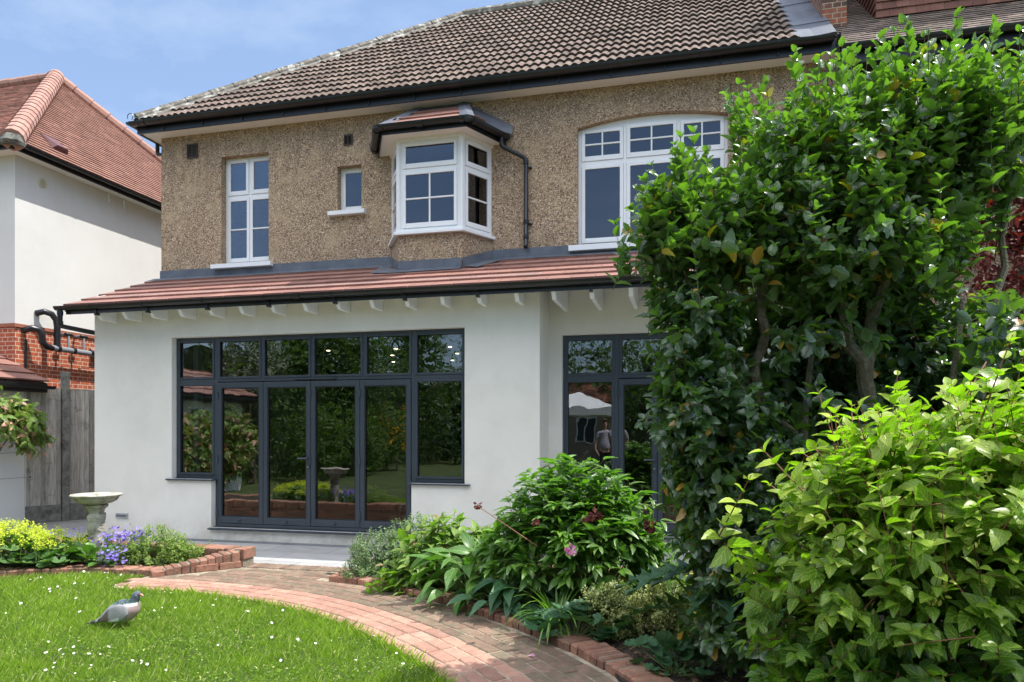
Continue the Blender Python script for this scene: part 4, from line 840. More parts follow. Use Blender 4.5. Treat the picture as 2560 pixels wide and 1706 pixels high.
mb = MB(); mb.box(-24, EX-.04, EY+.03, .94, 6.39, 6.40); mb.box(-11.3, EX-.04, .94, 8.6, 6.39, 6.40); mb.build('soffit', m_ceil, NH)
mb = MB(); mb.box(-24, EX-.02, EY, EY+.03, 6.36, 6.46); mb.box(EX-.04, EX-.015, EY+.03, 8.6, 6.36, 6.46); mb.build('fascia', m_black, NH)
mb = MB(); half_gutter(mb, (EX+.06, EY-.06, 6.47), (EX+.06, 8.7, 6.47), .062); half_gutter(mb, (-24, EY-.06, 6.47), (EX+.06, EY-.06, 6.47), .062); g3 = mb.build('gutter', m_black, NH, smooth=True)
for y_ in (.9, 2.3, 3.7, 5.1, 6.5): q = MB(); gclip(q, (EX+.06, y_, 6.473), (0, 1, 0), .07, .03); q.build('joint', m_black, g3)
for y_ in (2.95, 3.35): q = MB(); q.tube([(-11.28, y_, 6.38), (-11.26, y_, 6.18)], .018, 8); q.build('overflow_pipe', m_ceil, NH)
q = MB(); q.T = lambda p: Vector((-11.3+p.z, 1.47+p.x, 6.07+p.y)); q.lathe((0, 0, 0), [(.085, 0), (.085, .02), (.07, .028), (.06, .012)], 20)
for k in range(-3, 4): q.box(-.055, .055, k*.017-.003, k*.017+.004, .012, .022)
q.T = None; q.build('round_vent', M('cream_vent', (.6, .55, .4), rough=.6), NH)
q = MB(); vv = Vector((-PA, 0, PH)).normalized(); nn_ = Vector((PH, 0, PA)).normalized(); T0 = Vector((EX, 1.75, EZ))+vv*.55
q.add([T0+nn_*.02, T0+Vector((0, .34, 0))+nn_*.02, T0+Vector((0, .34, 0))+vv*.42+nn_*.03, T0+vv*.42+nn_*.03, T0+Vector((0, .06, 0))+nn_*.11, T0+Vector((0, .28, 0))+nn_*.11, T0+Vector((0, .28, 0))+vv*.36+nn_*.06, T0+Vector((0, .06, 0))+vv*.36+nn_*.06], [(0, 1, 5, 4), (1, 2, 6, 5), (2, 3, 7, 6), (3, 0, 4, 7), (4, 5, 6, 7)]); q.build('roof_vent_tile', M('purple_vent', (.13, .055, .06), rough=.6), NH)
def pipe(path, r, name, mat): q = MB(); q.tube(path, r, 12); q.build(name, mat, NH, smooth=True)
pipe([(-11.3, 1.36, 3.70), (-11.17, 1.40, 3.73), (-11.12, 1.50, 3.70), (-11.1, 1.58, 3.60), (-11.1, 1.60, 3.48), (-11.1, 1.60, 3.12)], .055, 'soil_pipe', m_black)
pipe([(-11.32, 1.12, 3.36), (-11.18, 1.16, 3.40), (-11.12, 1.25, 3.38), (-11.1, 1.29, 3.30), (-11.1, 1.30, 3.16), (-11.1, 1.38, 3.10), (-11.1, 1.50, 3.08)], .055, 'soil_pipe', m_black)
pipe([(-11.1, 1.42, 3.09), (-11.1, 4.6, 3.02)], .052, 'branch_pipe', m_pipe)
for y_ in (1.62, 1.95, 2.35, 2.9): pipe([(-11.1, y_-.03, 3.085), (-11.1, y_+.03, 3.083)], .062, 'collar', m_black)
for y_ in (3.36, 3.56): pipe([(-11.1, 1.60, y_), (-11.1, 1.60, y_-.06)], .06, 'collar', m_black)
for y_ in (1.84, 2.18): pipe([(-11.32, y_, 3.38), (-11.12, y_, 3.39), (-11.1, y_, 3.36), (-11.1, y_, 3.1)], .022, 'waste_pipe', m_pipe); pipe([(-11.1, y_-.07, 3.37), (-11.1, y_+.07, 3.37)], .03, 'tee', m_black)
pipe([(-11.3, 1.15, 3.2), (-11.3, 1.15, 1.5)], .022, 'cable_duct', m_black)
q = MB(); q.prism([(-11.32, 2.55, 3.22), (-11.2, 2.55, 3.05), (-11.32, 2.55, 3.02)], (0, .2, 0)); q.build('vent_cowl', m_clay, NH)

# ------------------------------------------------------------ garage
GA = thing('garage', (-10.85, .9, 0), 'low white painted garage with clay tile roof and black gutter by the fence', 'garage')
mb = MB(); mb.box(-13.6, -10.85, -6.5, .90, 0, 2.42); mb.build('wall', m_gwhite, GA)
mb = MB(); gp = math.atan(.45)
tiles(mb, (-10.57, -6.7, 2.42), (0, 1, 0), (-math.cos(gp), 0, math.sin(gp)), (math.sin(gp), 0, math.cos(gp)), 7.65, 1.75, .33, .28, .026)
mb.build('roof_tiles', m_clay, GA)
mb = MB(); mb.prism([(-10.6, -6.7, 2.40), (-12.2, -6.7, 3.12), (-13.8, -6.7, 2.40)], (0, 7.62, 0)); mb.build('roof', m_clay, GA)
mb = MB(); mb.box(-10.62, -10.59, -6.6, .93, 2.24, 2.40); mb.box(-10.85, -10.62, -6.6, .93, 2.24, 2.25); mb.build('fascia', m_black, GA)
mb = MB(); half_gutter(mb, (-10.53, -6.7, 2.35), (-10.53, 1.0, 2.35), .056); mb.build('gutter', m_black, GA, smooth=True)
for z_ in (1.95, 1.22, .8):
    q = MB(); q.tube([(-10.83, .8, z_), (-10.80, .8, z_)], .012, 6); q.tube([(-10.80, .8, z_), (-10.80, -6, z_+.02)], .0025, 4); q.build('training_wire', m_vent, GA)

# ------------------------------------------------------------ fence
FN = thing('fence', (-10.62, 1.27, 0), 'grey weathered featheredge board fence with concrete posts and gravel boards beside the house', 'fence')
fd = Vector((.44, .90, 0)).normalized(); fp = Vector((-10.82, .92, 0)); fn = Vector((fd.y, -fd.x, 0))
def fbox(a, b, z0, z1, off, th, name, mat, bev=0):
    q = MB(); A = fp+fd*a+fn*off; B = fp+fd*b+fn*off; q.prism([(A.x, A.y, z0), (B.x, B.y, z0), (B.x+fn.x*th, B.y+fn.y*th, z0), (A.x+fn.x*th, A.y+fn.y*th, z0)], (0, 0, z1-z0)); return q.build(name, mat, FN, bevel=bev)
for p_ in (.37, 2.2): fbox(p_, p_+.115, 0, 2.62 if p_ < 1 else 2.6, -.02, .115, 'concrete_post', m_conc, .006)
for a, b in ((-.25, .36), (.50, 2.18)):
    fbox(a, b, 0, .30, .01, .045, 'gravel_board', m_conc, .004); fbox(a, b, 2.30, 2.325, .0, .05, 'capping', m_fence)
    q = MB(); s_ = a
    while s_ < b-.02:
        e = min(b, s_+.075); A = fp+fd*s_+fn*.035; B = fp+fd*e+fn*.035; zt = 2.30; k1, k2 = .006, .024
        q.prism([(A.x, A.y, .30), (B.x, B.y, .30), (B.x+fn.x*k2, B.y+fn.y*k2, .30), (A.x+fn.x*k1, A.y+fn.y*k1, .30)], (0, 0, zt-.30)); s_ += .0755
    q.build('board_panel', m_fence, FN)

# ------------------------------------------------------------ adjoining house on the right
NR = thing('adjoining_house', (4.5, 1.4, 0), 'adjoining pebbledashed house with dark plain tile roof and tile hung dormer behind the tall shrub', 'house')
mb = MB(); wallface(mb, 2.0, 10, 0, 6.5, 1.4, [(3.93, 6.0, 4.5, lambda x: 6.12+.1*(1-((x-4.96)/1.03)**2), 'LRB', None, 1), (3.2, 6.0, .3, flat(2.6), 'LRB', None, 0)])
mb.build('wall', m_pebble('darker_pebbledash', .62), NR)
for nm, (a, b, c_, d_) in (('window', (3.93, 6.0, 4.5, 6.12)), ('patio_window', (3.2, 6.0, .3, 2.6))):
    w2 = (b-a-.1)/3; timber_window(nm, a, b, c_, d_, 1.5, [(a+.05+w2*k, a+.05+w2*(k+1)-.03, c_+.06, d_-.06, 1, 1) for k in range(3)], None, (lambda x: 6.115+.1*(1-((x-4.96)/1.03)**2)) if nm == 'window' else None, NR)
mb = MB(); cr, sr = math.cos(mp_), math.sin(mp_)
tiles(mb, (2.02, 1.02, 6.60), (1, 0, 0), (0, cr, sr), (0, -sr, cr), 8, 5.6, .105, .17, .014, jit=.004)
mb.build('roof', M('dark_plain_tiles', (.10, .075, .062), (.18, .135, .11), scale=6, rough=.95, isl=.3, dirt=(.35, .22, .06), dscale=7, dlo=.62, dhi=.7, detail=9), NR)
mb = MB(); mb.add([(2.0, 1.02, 6.59), (10, 1.02, 6.59), (10, 5.4, 6.59+4.38*TP), (2.0, 5.4, 6.59+4.38*TP)], [(0, 1, 2, 3)]); mb.box(2.0, 10, 3, 7, 6.3, 6.5); mb.build('roof_deck', m_dark, NR)
m_hung = M('hung_tile', (.13, .052, .038), (.20, .085, .06), scale=4, rough=.85, isl=.2)
mb = MB(); mb.box(2.64, 7, 1.92, 5.5, 7.1, 10.6); mb.build('dormer', m_hung, NR)
mb = MB(); tiles(mb, (2.60, 1.88, 7.34), (1, 0, 0), (0, 0, 1), (0, -1, .0), 4.3, 2.6, .11, .17, .02); tiles(mb, (2.61, 1.88, 7.34), (0, 1, 0), (0, 0, 1), (-1, 0, 0), 3, 2.6, .11, .17, .02); mb.build('hung_tiles', m_hung, NR)
mb = MB(); mb.box(2.0, 10, 1.05, 1.07, 6.36, 6.56); mb.box(2.0, 10, 1.07, 1.40, 6.36, 6.37); mb.build('fascia', m_black, NR)
mb = MB(); half_gutter(mb, (10, .98, 6.56), (1.98, .98, 6.56), .066); mb.build('gutter', m_black, NR, smooth=True)

# ------------------------------------------------------------ bird bath
bb = thing('bird_bath', (-6.16, -2.55, .2), 'weathered stone bird bath on a carved pedestal standing in the flower bed', 'bird bath')
mb = MB(); c = (-6.16, -2.55, 0)
mb.lathe(c, [(.05, .795), (.09, .80), (.155, .815), (.198, .84), (.214, .865), (.214, .872), (.246, .888), (.252, .902), (.244, .910), (.232, .905), (.20, .886), (.12, .868), (.0, .862)], 36, wob=.004); mb.build('bowl', m_stone, bb, smooth=True)
mb = MB(); mb.lathe(c, [(.13, .18), (.13, .24), (.105, .25), (.085, .29), (.070, .34), (.066, .42), (.082, .50), (.088, .56), (.080, .62), (.092, .66), (.084, .68), (.070, .70), (.078, .74), (.10, .765), (.115, .78), (.115, .796)], 26, wob=.035)
for k in range(26): a = rnd.uniform(0, 6.28); z = rnd.uniform(.34, .68); mb.tube([(c[0]+.075*math.cos(a), c[1]+.075*math.sin(a), z), (c[0]+.083*math.cos(a+.3), c[1]+.083*math.sin(a+.3), z+rnd.uniform(-.03, .05))], [.018, .008], 6)
mb.build('pedestal', m_stone, bb, smooth=True)

# ------------------------------------------------------------ wood pigeon
def etube(path, up=Vector((0, 0, 1)), seg=16, dn=1):
    if dn > 1:
        A = [np.array(p, float) for p in path]; A = [2*A[0]-A[1]]+A+[2*A[-1]-A[-2]]; out = []
        for i in range(1, len(A)-2):
            for k in range(dn): t = k/dn; a_, b_, c_, d_ = A[i-1:i+3]; q = .5*((2*b_)+(-a_+c_)*t+(2*a_-5*b_+4*c_-d_)*t*t+(-a_+3*b_-3*c_+d_)*t**3); q[3:] = np.maximum(q[3:], .001); out.append(tuple(q))
        path = out+[tuple(A[-2])]
    P = [Vector(p[:3]) for p in path]; vs = []; fs = []; n = len(P)
    for i, p in enumerate(P):
        d = (P[min(i+1, n-1)]-P[max(i-1, 0)]).normalized(); b = d.cross(up).normalized(); a = b.cross(d)
        for k in range(seg): t = 2*math.pi*k/seg; vs.append(p+a*math.cos(t)*path[i][3]+b*math.sin(t)*path[i][4])
    for i in range(n-1):
        for k in range(seg): fs.append((i*seg+k, i*seg+(k+1) % seg, (i+1)*seg+(k+1) % seg, (i+1)*seg+k))
    fs += [tuple(range(seg))[::-1], tuple(range((n-1)*seg, n*seg))]; return vs, fs
def paint(o, fn):
    a = o.data.color_attributes.new('col', 'FLOAT_COLOR', 'POINT')
    for i, v in enumerate(o.data.vertices): a.data[i].color = (*fn(v.co), 1)
mbird, t_, b_ = newmat('plumage'); at = N(t_, 'Attribute'); at.attribute_name = 'col'; nz_ = N(t_, 'TexNoise', Scale=300, Detail=3); hs = N(t_, 'HueSaturation'); mr = N(t_, 'MapRange'); mr.inputs[3].default_value = .8; mr.inputs[4].default_value = 1.2
t_.links.new(nz_.outputs[0], mr.inputs[0]); t_.links.new(mr.outputs[0], hs.inputs['Value']); t_.links.new(at.outputs[0], hs.inputs['Color']); t_.links.new(hs.outputs[0], b_.inputs['Base Color']); b_.inputs['Roughness'].default_value = .75
PG = thing('wood_pigeon', (-4.06, -4.47, .128), 'plump grey wood pigeon with white neck patch standing on the daisy lawn', 'bird'); PG.rotation_euler = (0, R(-5), R(10)); PG.scale = (1.12, 1.12, 1.12)
def lbuild(mb, name, mat, smooth=True, sub=1):
    loc = Vector(PG.location); mb.v = [(a+loc.x, b+loc.y, c+loc.z) for a, b, c in mb.v]; o = mb.build(name, mat, PG, smooth)
    if sub: s_ = o.modifiers.new('sub', 'SUBSURF'); s_.levels = sub; s_.render_levels = sub
    return o
body = [(-.215, 0, .052, .003, .022), (-.20, 0, .054, .006, .03), (-.15, 0, .062, .012, .032), (-.115, 0, .072, .022, .036), (-.075, 0, .086, .040, .05), (-.03, 0, .100, .058, .062), (.02, 0, .112, .070, .068), (.06, 0, .122, .068, .066), (.09, 0, .136, .055, .055), (.107, 0, .158, .038, .040), (.114, 0, .178, .028, .029), (.121, 0, .194, .026, .025), (.129, 0, .208, .026, .024), (.142, 0, .217, .022, .021), (.153, 0, .217, .013, .013), (.157, 0, .216, .006, .006)]
mb = MB(); body = [(x, y, z, a*1.06, b_*1.06) for x, y, z, a, b_ in body]; v_, f_ = etube(body, up=Vector((-.35, 0, 1)), seg=36, dn=6); mb.add(v_, f_); o = lbuild(mb, 'body', mbird, sub=0)
def bc(p):
    x, y, z = p
    if x < -.15: return (.035, .032, .036)
    if x < -.12: return (.28, .29, .31)
    if z > .186: return (.10, .12, .155)
    if z > .166: q = .6+.5*math.sin(z*900+x*400); return (.09*q, .15*q, .15*q)
    if .148 < z < .166 and abs(y) > .014 and x > .082: return (.80, .80, .78)
    if x > .075: return (.40, .28, .28)
    if z < .07: return (.34, .34, .35)
    return (.26, .265, .285)
paint(o, bc)
for s_ in (-1, 1):
    mb = MB(); wg = [(.098, s_*.046, .140, .012, .006), (.082, s_*.060, .132, .038, .012), (.045, s_*.068, .120, .052, .014), (0, s_*.064, .108, .050, .013), (-.045, s_*.054, .092, .036, .012), (-.085, s_*.042, .078, .020, .009), (-.125, s_*.030, .068, .010, .006), (-.155, s_*.02, .064, .003, .003)]
    v_, f_ = etube(wg, seg=36, dn=8); mb.add(v_, f_); o = lbuild(mb, 'wing', mbird, sub=0)
    def wc(p):
        x, y, z = p; fq = .80+.28*(((x*38+.25*math.sin(z*260)) % 1) > .16)*(.8+.2*math.sin(z*500)); cz = np.interp(x, [-.155, -.085, 0, .08], [.064, .078, .108, .132])
        if z < cz-.030 and -.08 < x < .045: return (.62, .62, .62)
        if x < -.10 and z > cz: return (.03, .03, .035)
        if x < -.03: return (.15*fq, .11*fq, .095*fq)
        return (.31*fq, .305*fq, .315*fq)
    paint(o, wc)
    mb = MB(); mb.lathe((.140, s_*.0205, .214), [(.0005, -.004), (.004, -.002), (.0045, 0), (.004, .002), (.0005, .004)], 8); lbuild(mb, 'eye', M('pale_eye', (.5, .5, .3), rough=.2), sub=0)
    mb = MB(); mb.tube([(.005+.02*s_, s_*.022, .05), (.01+.02*s_, s_*.024, .005)], .005, 6)
    for a in (-.4, 0, .4, 3.1): mb.tube([(.01+.02*s_, s_*.024, .006), (.01+.02*s_+.028*math.cos(a), s_*.024+.028*math.sin(a), .003)], .003, 5)
    lbuild(mb, 'leg', M('red_leg', (.4, .12, .10), rough=.6), sub=0)
mb = MB(); v_, f_ = etube([(.152, 0, .214, .008, .007), (.162, 0, .212, .007, .006), (.172, 0, .207, .005, .004), (.179, 0, .201, .001, .001)], seg=8); mb.add(v_, f_); lbuild(mb, 'beak', M('orange_beak', (.75, .25, .08), (.8, .35, .3), rough=.4), sub=0)

# ------------------------------------------------------------ planting
m_bark = M('shrub_bark', (.10, .085, .055), (.20, .175, .125), scale=30, rough=.95, bump=1, bscale=80, dirt=(.07, .06, .04), dscale=9)
m_twig = M('brown_twig', (.06, .055, .025), (.11, .095, .045), scale=20, rough=.9)
m_gstem = M('green_stem', (.08, .13, .03), (.14, .20, .06), scale=20, rough=.7)
m_redstem = M('reddish_stem', (.16, .06, .035), (.22, .09, .05), scale=20, rough=.7)
mL_holly = leafmat('olive_green_leaf', (.028, .070, .036), (.11, .20, .055), trans=(.28, .55, .03), tw=.36, rough=.30, vein=.12, var=.3, odd=(.42, .22, .02), oddf=.022, spec=.8, coat=.6)  # lighter second tone: fresh tips, plus sun-facing brightness painted into the crown
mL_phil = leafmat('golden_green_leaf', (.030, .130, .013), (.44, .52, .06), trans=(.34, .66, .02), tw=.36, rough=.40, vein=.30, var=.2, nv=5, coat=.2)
mL_peony = leafmat('peony_leaf', (.055, .145, .028), (.15, .28, .045), trans=(.26, .54, .03), tw=.3, rough=.32, vein=.2, var=.25, coat=.5, spec=.7)
mL_pers = leafmat('fleece_leaf', (.085, .18, .030), (.20, .30, .06), trans=(.3, .55, .04), tw=.3, rough=.42, vein=.3, var=.25, odd=(.25, .16, .08), oddf=.06)
mL_broad = leafmat('dock_leaf', (.07, .17, .035), (.15, .27, .06), trans=(.25, .5, .05), tw=.28, rough=.36, vein=.45, var=.2)
mL_berg = leafmat('bergenia_leaf', (.045, .125, .022), (.12, .25, .035), trans=(.25, .5, .03), tw=.2, rough=.28, vein=.3, var=.22, spec=.6)
mL_alch = leafmat('mantle_leaf', (.075, .17, .045), (.14, .25, .07), trans=(.25, .45, .05), tw=.25, rough=.5, vein=.3, var=.2)
mL_alchd = leafmat('blue_green_lobed_leaf', (.035, .10, .045), (.06, .15, .06), trans=(.15, .35, .05), tw=.22, rough=.45, vein=.3, var=.2)
mF_alch = leafmat('lime_flower', (.52, .58, .05), (.62, .66, .08), trans=(.7, .8, .08), tw=.35, rough=.6, vein=0, var=.2)
mL_euo = leafmat('variegated_leaf', (.07, .19, .035), (.34, .48, .06), trans=(.35, .55, .12), tw=.25, rough=.35, margin=(.66, .70, .38), mw=.66, vein=0, var=.15)
mL_euow = leafmat('silver_variegated_leaf', (.06, .17, .045), (.22, .36, .10), trans=(.35, .5, .2), tw=.22, rough=.35, margin=(.70, .75, .52), mw=.62, vein=0, var=.15)
mL_euoy = leafmat('cream_tipped_leaf', (.04, .12, .025), (.74, .76, .30), trans=(.5, .55, .15), tw=.22, rough=.4, margin=(.66, .68, .30), mw=.85, vein=0, var=.2)
mF_camp = leafmat('violet_flower', (.28, .20, .62), (.40, .30, .74), trans=(.4, .3, .8), tw=.3, rough=.6, vein=0, var=.2)
mL_grass = leafmat('lawn_blade', (.085, .18, .012), (.38, .50, .06), trans=(.42, .66, .04), tw=.42, rough=.42, vein=0, var=.45, odd=(.46, .44, .20), oddf=.10)
mL_sedge = leafmat('strap_leaf', (.06, .16, .02), (.17, .30, .05), trans=(.3, .55, .04), tw=.3, rough=.4, vein=0, var=.25)
mL_vine = leafmat('pink_tipped_leaf', (.12, .22, .04), (.24, .34, .08), trans=(.35, .5, .08), tw=.28, rough=.42, vein=.3, var=.25, odd=(.62, .30, .27), oddf=.2)
mL_red = leafmat('dark_red_leaf', (.05, .012, .012), (.19, .028, .018), trans=(.30, .045, .02), tw=.3, rough=.45, vein=.05, var=.35)
mL_back = leafmat('mid_green_leaf', (.035, .085, .015), (.11, .19, .03), trans=(.25, .45, .04), tw=.3, rough=.5, vein=0, var=.35)
mL_dark = leafmat('conifer_leaf', (.018, .045, .014), (.04, .08, .02), trans=(.08, .18, .03), tw=.2, rough=.6, vein=0, var=.3)
mL_yel = leafmat('yellow_flower', (.65, .42, .02), (.75, .5, .03), trans=(.9, .6, .03), tw=.3, rough=.6, vein=0, var=.2)
mL_acan = leafmat('dark_lobed_leaf', (.022, .065, .032), (.045, .11, .045), trans=(.12, .3, .04), tw=.2, rough=.33, vein=.22, var=.2)
mF_dead = leafmat('faded_petal', (.12, .025, .035), (.24, .09, .05), trans=(.4, .1, .1), tw=.25, rough=.8, vein=0, var=.35)
mF_pink = leafmat('pink_petal', (.62, .28, .45), (.75, .45, .60), trans=(.8, .4, .6), tw=.3, rough=.6, vein=0, var=.2)
UP = np.array([0, 0, 1.])
def limb(mb, a, b, r0, r1, n=7, wob=.04):
    a, b = Vector(a), Vector(b); pts = []; rr = []
    for i in range(n+1):
        t = i/n; w_ = wob*math.sin(math.pi*t); pts.append(a.lerp(b, t)+Vector((rnd.uniform(-w_, w_), rnd.uniform(-w_, w_), rnd.uniform(-w_, w_)*.5))); rr.append(r0+(r1-r0)*t)
    mb.tube(pts, rr, 8); return pts

# tall shrub on the right
rg = np.random.default_rng(11)
TS = thing('tall_shrub', (1.1, -4.4, .17), 'tall many stemmed evergreen shrub with toothed leaves, rising above the golden shrub', 'shrub')
mb = MB(); ends = []
for a, b, r0, r1 in (((1.25, -4.35, .1), (1.02, -4.38, 1.9), .062, .045), ((1.02, -4.38, 1.9), (.80, -4.45, 2.55), .042, .022), ((1.02, -4.38, 1.9), (1.25, -4.35, 3.1), .040, .016), ((.80, -4.45, 2.55), (.62, -4.5, 3.3), .022, .008), ((.80, -4.45, 2.55), (1.0, -4.4, 3.4), .02, .008),
        ((.62, -4.5, .1), (.40, -4.58, 1.7), .045, .032), ((.40, -4.58, 1.7), (.43, -4.60, 2.35), .032, .026), ((.43, -4.60, 2.35), (.20, -4.7, 2.9), .018, .007), ((.43, -4.60, 2.35), (.55, -4.6, 3.0), .020, .008), ((.40, -4.58, 1.7), (.0, -4.75, 2.5), .018, .006),
        ((.85, -4.3, .1), (.70, -4.35, 1.5), .035, .022), ((.70, -4.35, 1.5), (.10, -4.62, 2.2), .02, .007), ((.70, -4.35, 1.5), (.75, -4.3, 2.9), .02, .01), ((1.5, -4.2, .1), (1.75, -4.1, 2.0), .05, .03), ((1.75, -4.1, 2.0), (1.9, -4.1, 3.3), .03, .01), ((1.75, -4.1, 2.0), (2.2, -4.0, 2.8), .02, .008),
        ((.55, -4.55, .1), (.28, -4.62, 1.3), .025, .012), ((.28, -4.62, 1.3), (.05, -4.7, 1.75), .012, .005), ((1.35, -4.5, .1), (1.45, -4.6, 2.3), .03, .015)):
    mb = MB(); limb(mb, a, b, r0, r1); mb.build('stem', m_bark, TS, smooth=True)
lm, st = LM(), LM()
blobs = [((.80, -4.5, 3.10), (.62, .55, .42)), ((1.25, -4.35, 3.25), (.58, .5, .45)), ((1.50, -4.25, 3.38), (.38, .45, .36)), ((.22, -4.65, 2.82), (.50, .40, .30)), ((.78, -4.5, 2.75), (.80, .6, .42)), ((1.32, -4.1, 2.85), (.42, .5, .45)), ((-.12, -4.75, 2.76), (.28, .3, .30))]
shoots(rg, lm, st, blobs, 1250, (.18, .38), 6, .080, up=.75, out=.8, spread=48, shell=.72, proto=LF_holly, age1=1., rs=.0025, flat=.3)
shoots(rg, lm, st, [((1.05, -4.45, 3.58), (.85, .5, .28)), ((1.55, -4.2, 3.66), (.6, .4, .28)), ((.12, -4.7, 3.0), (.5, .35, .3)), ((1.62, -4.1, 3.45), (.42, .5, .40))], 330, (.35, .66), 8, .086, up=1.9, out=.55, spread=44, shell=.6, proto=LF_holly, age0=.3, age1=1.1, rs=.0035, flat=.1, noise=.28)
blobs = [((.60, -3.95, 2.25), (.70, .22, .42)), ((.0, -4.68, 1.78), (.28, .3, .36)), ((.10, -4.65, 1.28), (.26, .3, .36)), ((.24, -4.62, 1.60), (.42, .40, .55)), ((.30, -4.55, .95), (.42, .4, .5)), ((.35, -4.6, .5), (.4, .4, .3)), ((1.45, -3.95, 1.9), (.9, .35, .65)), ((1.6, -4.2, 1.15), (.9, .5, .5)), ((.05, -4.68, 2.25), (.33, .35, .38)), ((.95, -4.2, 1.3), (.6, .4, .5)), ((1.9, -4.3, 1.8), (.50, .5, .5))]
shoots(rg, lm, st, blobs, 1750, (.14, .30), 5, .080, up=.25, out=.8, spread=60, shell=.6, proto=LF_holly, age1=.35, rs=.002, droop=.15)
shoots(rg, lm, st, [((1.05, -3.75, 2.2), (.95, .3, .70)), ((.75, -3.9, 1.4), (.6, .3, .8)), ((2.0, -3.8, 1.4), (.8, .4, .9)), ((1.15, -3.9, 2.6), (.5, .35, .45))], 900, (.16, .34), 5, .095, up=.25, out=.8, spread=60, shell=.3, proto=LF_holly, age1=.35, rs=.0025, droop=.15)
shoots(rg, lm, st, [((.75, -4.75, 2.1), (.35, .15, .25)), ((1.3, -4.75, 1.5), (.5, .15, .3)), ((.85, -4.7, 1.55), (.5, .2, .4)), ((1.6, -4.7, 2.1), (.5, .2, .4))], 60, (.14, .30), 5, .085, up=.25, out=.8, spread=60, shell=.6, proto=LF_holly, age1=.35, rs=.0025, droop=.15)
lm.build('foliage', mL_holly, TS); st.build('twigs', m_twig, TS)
# golden shrub at lower right
rg = np.random.default_rng(12)
GS = thing('golden_shrub', (1.25, -5.9, .17), 'broad leafy shrub with yellow green veined leaves in the near right corner', 'shrub')
lm, st = LM(), LM()
blobs = [((1.25, -5.95, 1.0), (1.02, .62, .88)), ((1.75, -5.9, 1.25), (.9, .6, .70)), ((.85, -6.0, 1.0), (.62, .5, .65)), ((.72, -6.1, .5), (.52, .4, .42)), ((1.05, -5.95, 1.46), (.66, .45, .36)), ((.58, -6.02, .9), (.42, .4, .55))]
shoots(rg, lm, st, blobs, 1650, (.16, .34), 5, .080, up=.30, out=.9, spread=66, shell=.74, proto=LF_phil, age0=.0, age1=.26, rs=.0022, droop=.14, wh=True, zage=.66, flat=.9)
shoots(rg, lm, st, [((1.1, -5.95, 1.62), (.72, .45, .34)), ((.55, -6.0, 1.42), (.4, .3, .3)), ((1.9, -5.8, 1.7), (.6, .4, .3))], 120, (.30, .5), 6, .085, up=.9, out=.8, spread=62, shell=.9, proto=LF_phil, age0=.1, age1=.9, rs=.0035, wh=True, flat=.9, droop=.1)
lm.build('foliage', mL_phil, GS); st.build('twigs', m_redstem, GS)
fl = LM(); n = 260; u = nrm(rg.normal(size=(n, 3))); u[:, 2] = abs(u[:, 2]); P = np.array([1.25, -5.92, .95])+u*np.array([.86, .54, .74])
P = np.repeat(P, 5, 0)+rg.normal(size=(n*5, 3))*.012; fl.add(LF_mid, P, rg.normal(size=P.shape)+UP*.8, rg.normal(size=P.shape), .022, rg.random(n*5)); fl.build('seed_heads', leafmat('seed_head', (.30, .36, .06), (.5, .48, .1), trans=(.6, .6, .1), tw=.3, vein=0), GS)
for k in range(9): mb = MB(); a = 6.28*k/9; limb(mb, (1.25+.12*math.cos(a), -5.9+.12*math.sin(a), .1), (1.25+.7*math.cos(a), -5.95+.35*math.sin(a), 1.1+.4*rnd.random()), .012, .004); mb.build('stem', m_twig, GS)

# peony
rg = np.random.default_rng(13); pc = np.array([-.82, -3.30, .17])
PE = thing('peony_bush', tuple(pc), 'large dark green peony bush with spent crimson and pink blooms behind the brick border', 'peony')
lm, st = LM(), LM(); n = 215; az = rg.uniform(0, 6.28, n); el = rg.random(n)**.6; rad = .72*np.sin(el*1.45)*rg.uniform(.75, 1.05, n); hh = .26+.82*np.cos(el*1.40)*rg.uniform(.50, 1.18, n)
tip = pc+np.stack([rad*np.cos(az), rad*np.sin(az)*.6, hh], 1); root = pc+np.stack([.12*np.cos(az), .12*np.sin(az), np.zeros(n)], 1); mid = root*.4+tip*.6+np.array([0, 0, .10])
st.tubes(root, mid, .006, .004); st.tubes(mid, tip, .004, .0025); d = nrm(tip-mid)
for k in range(3):
    base = mid+(tip-mid)*(k/2.2)
    for j in range(3):
        a = rg.uniform(0, 6.28, n); e1 = nrm(np.cross(d, rg.normal(size=(n, 3)))); pd = nrm(d*.55+e1+UP*.2); L_ = rg.uniform(.05, .11, n)[:, None]; q_ = base+pd*L_; st.tubes(base, q_, .0018, .0015)
        s1 = nrm(np.cross(pd, UP+rg.normal(size=(n, 3))*.3))
        for s_, f_ in ((0, 1), (1, .85), (-1, .85)):
            ld = nrm(pd+s1*s_*.75+rg.normal(size=(n, 3))*.12-UP*.12); keep = rg.random(n) > .12
            lm.add(LF_peony, q_[keep], ld[keep], (UP+pd*.2+rg.normal(size=(n, 3))*.3)[keep], (rg.uniform(.10, .17, n)*f_)[keep], np.clip(rg.random(n)[keep]*.6+.5*(k == 2), 0, 1))
lm.build('foliage', mL_peony, PE); st.build('stem', m_gstem, PE)
def bloom(P, r, mat, n=26, name='spent_bloom', parent=PE):
    b = LM(); u = nrm(rg.normal(size=(n, 3))); b.add(LF_spoon, np.array(P)+u*r*.2, u-UP*.5, rg.normal(size=(n, 3)), r*1.1, rg.random(n)); return b.build(name, mat, parent)
from_px = lambda X, Y, d: tuple(np.array([0, -8.82, 1.6])+d*np.array([-math.sin(R(13.8))+(X*1024/2353-512)/700*math.cos(R(13.8)), math.cos(R(13.8))+(X*1024/2353-512)/700*math.sin(R(13.8)), (430-Y*1024/2353)/700]))
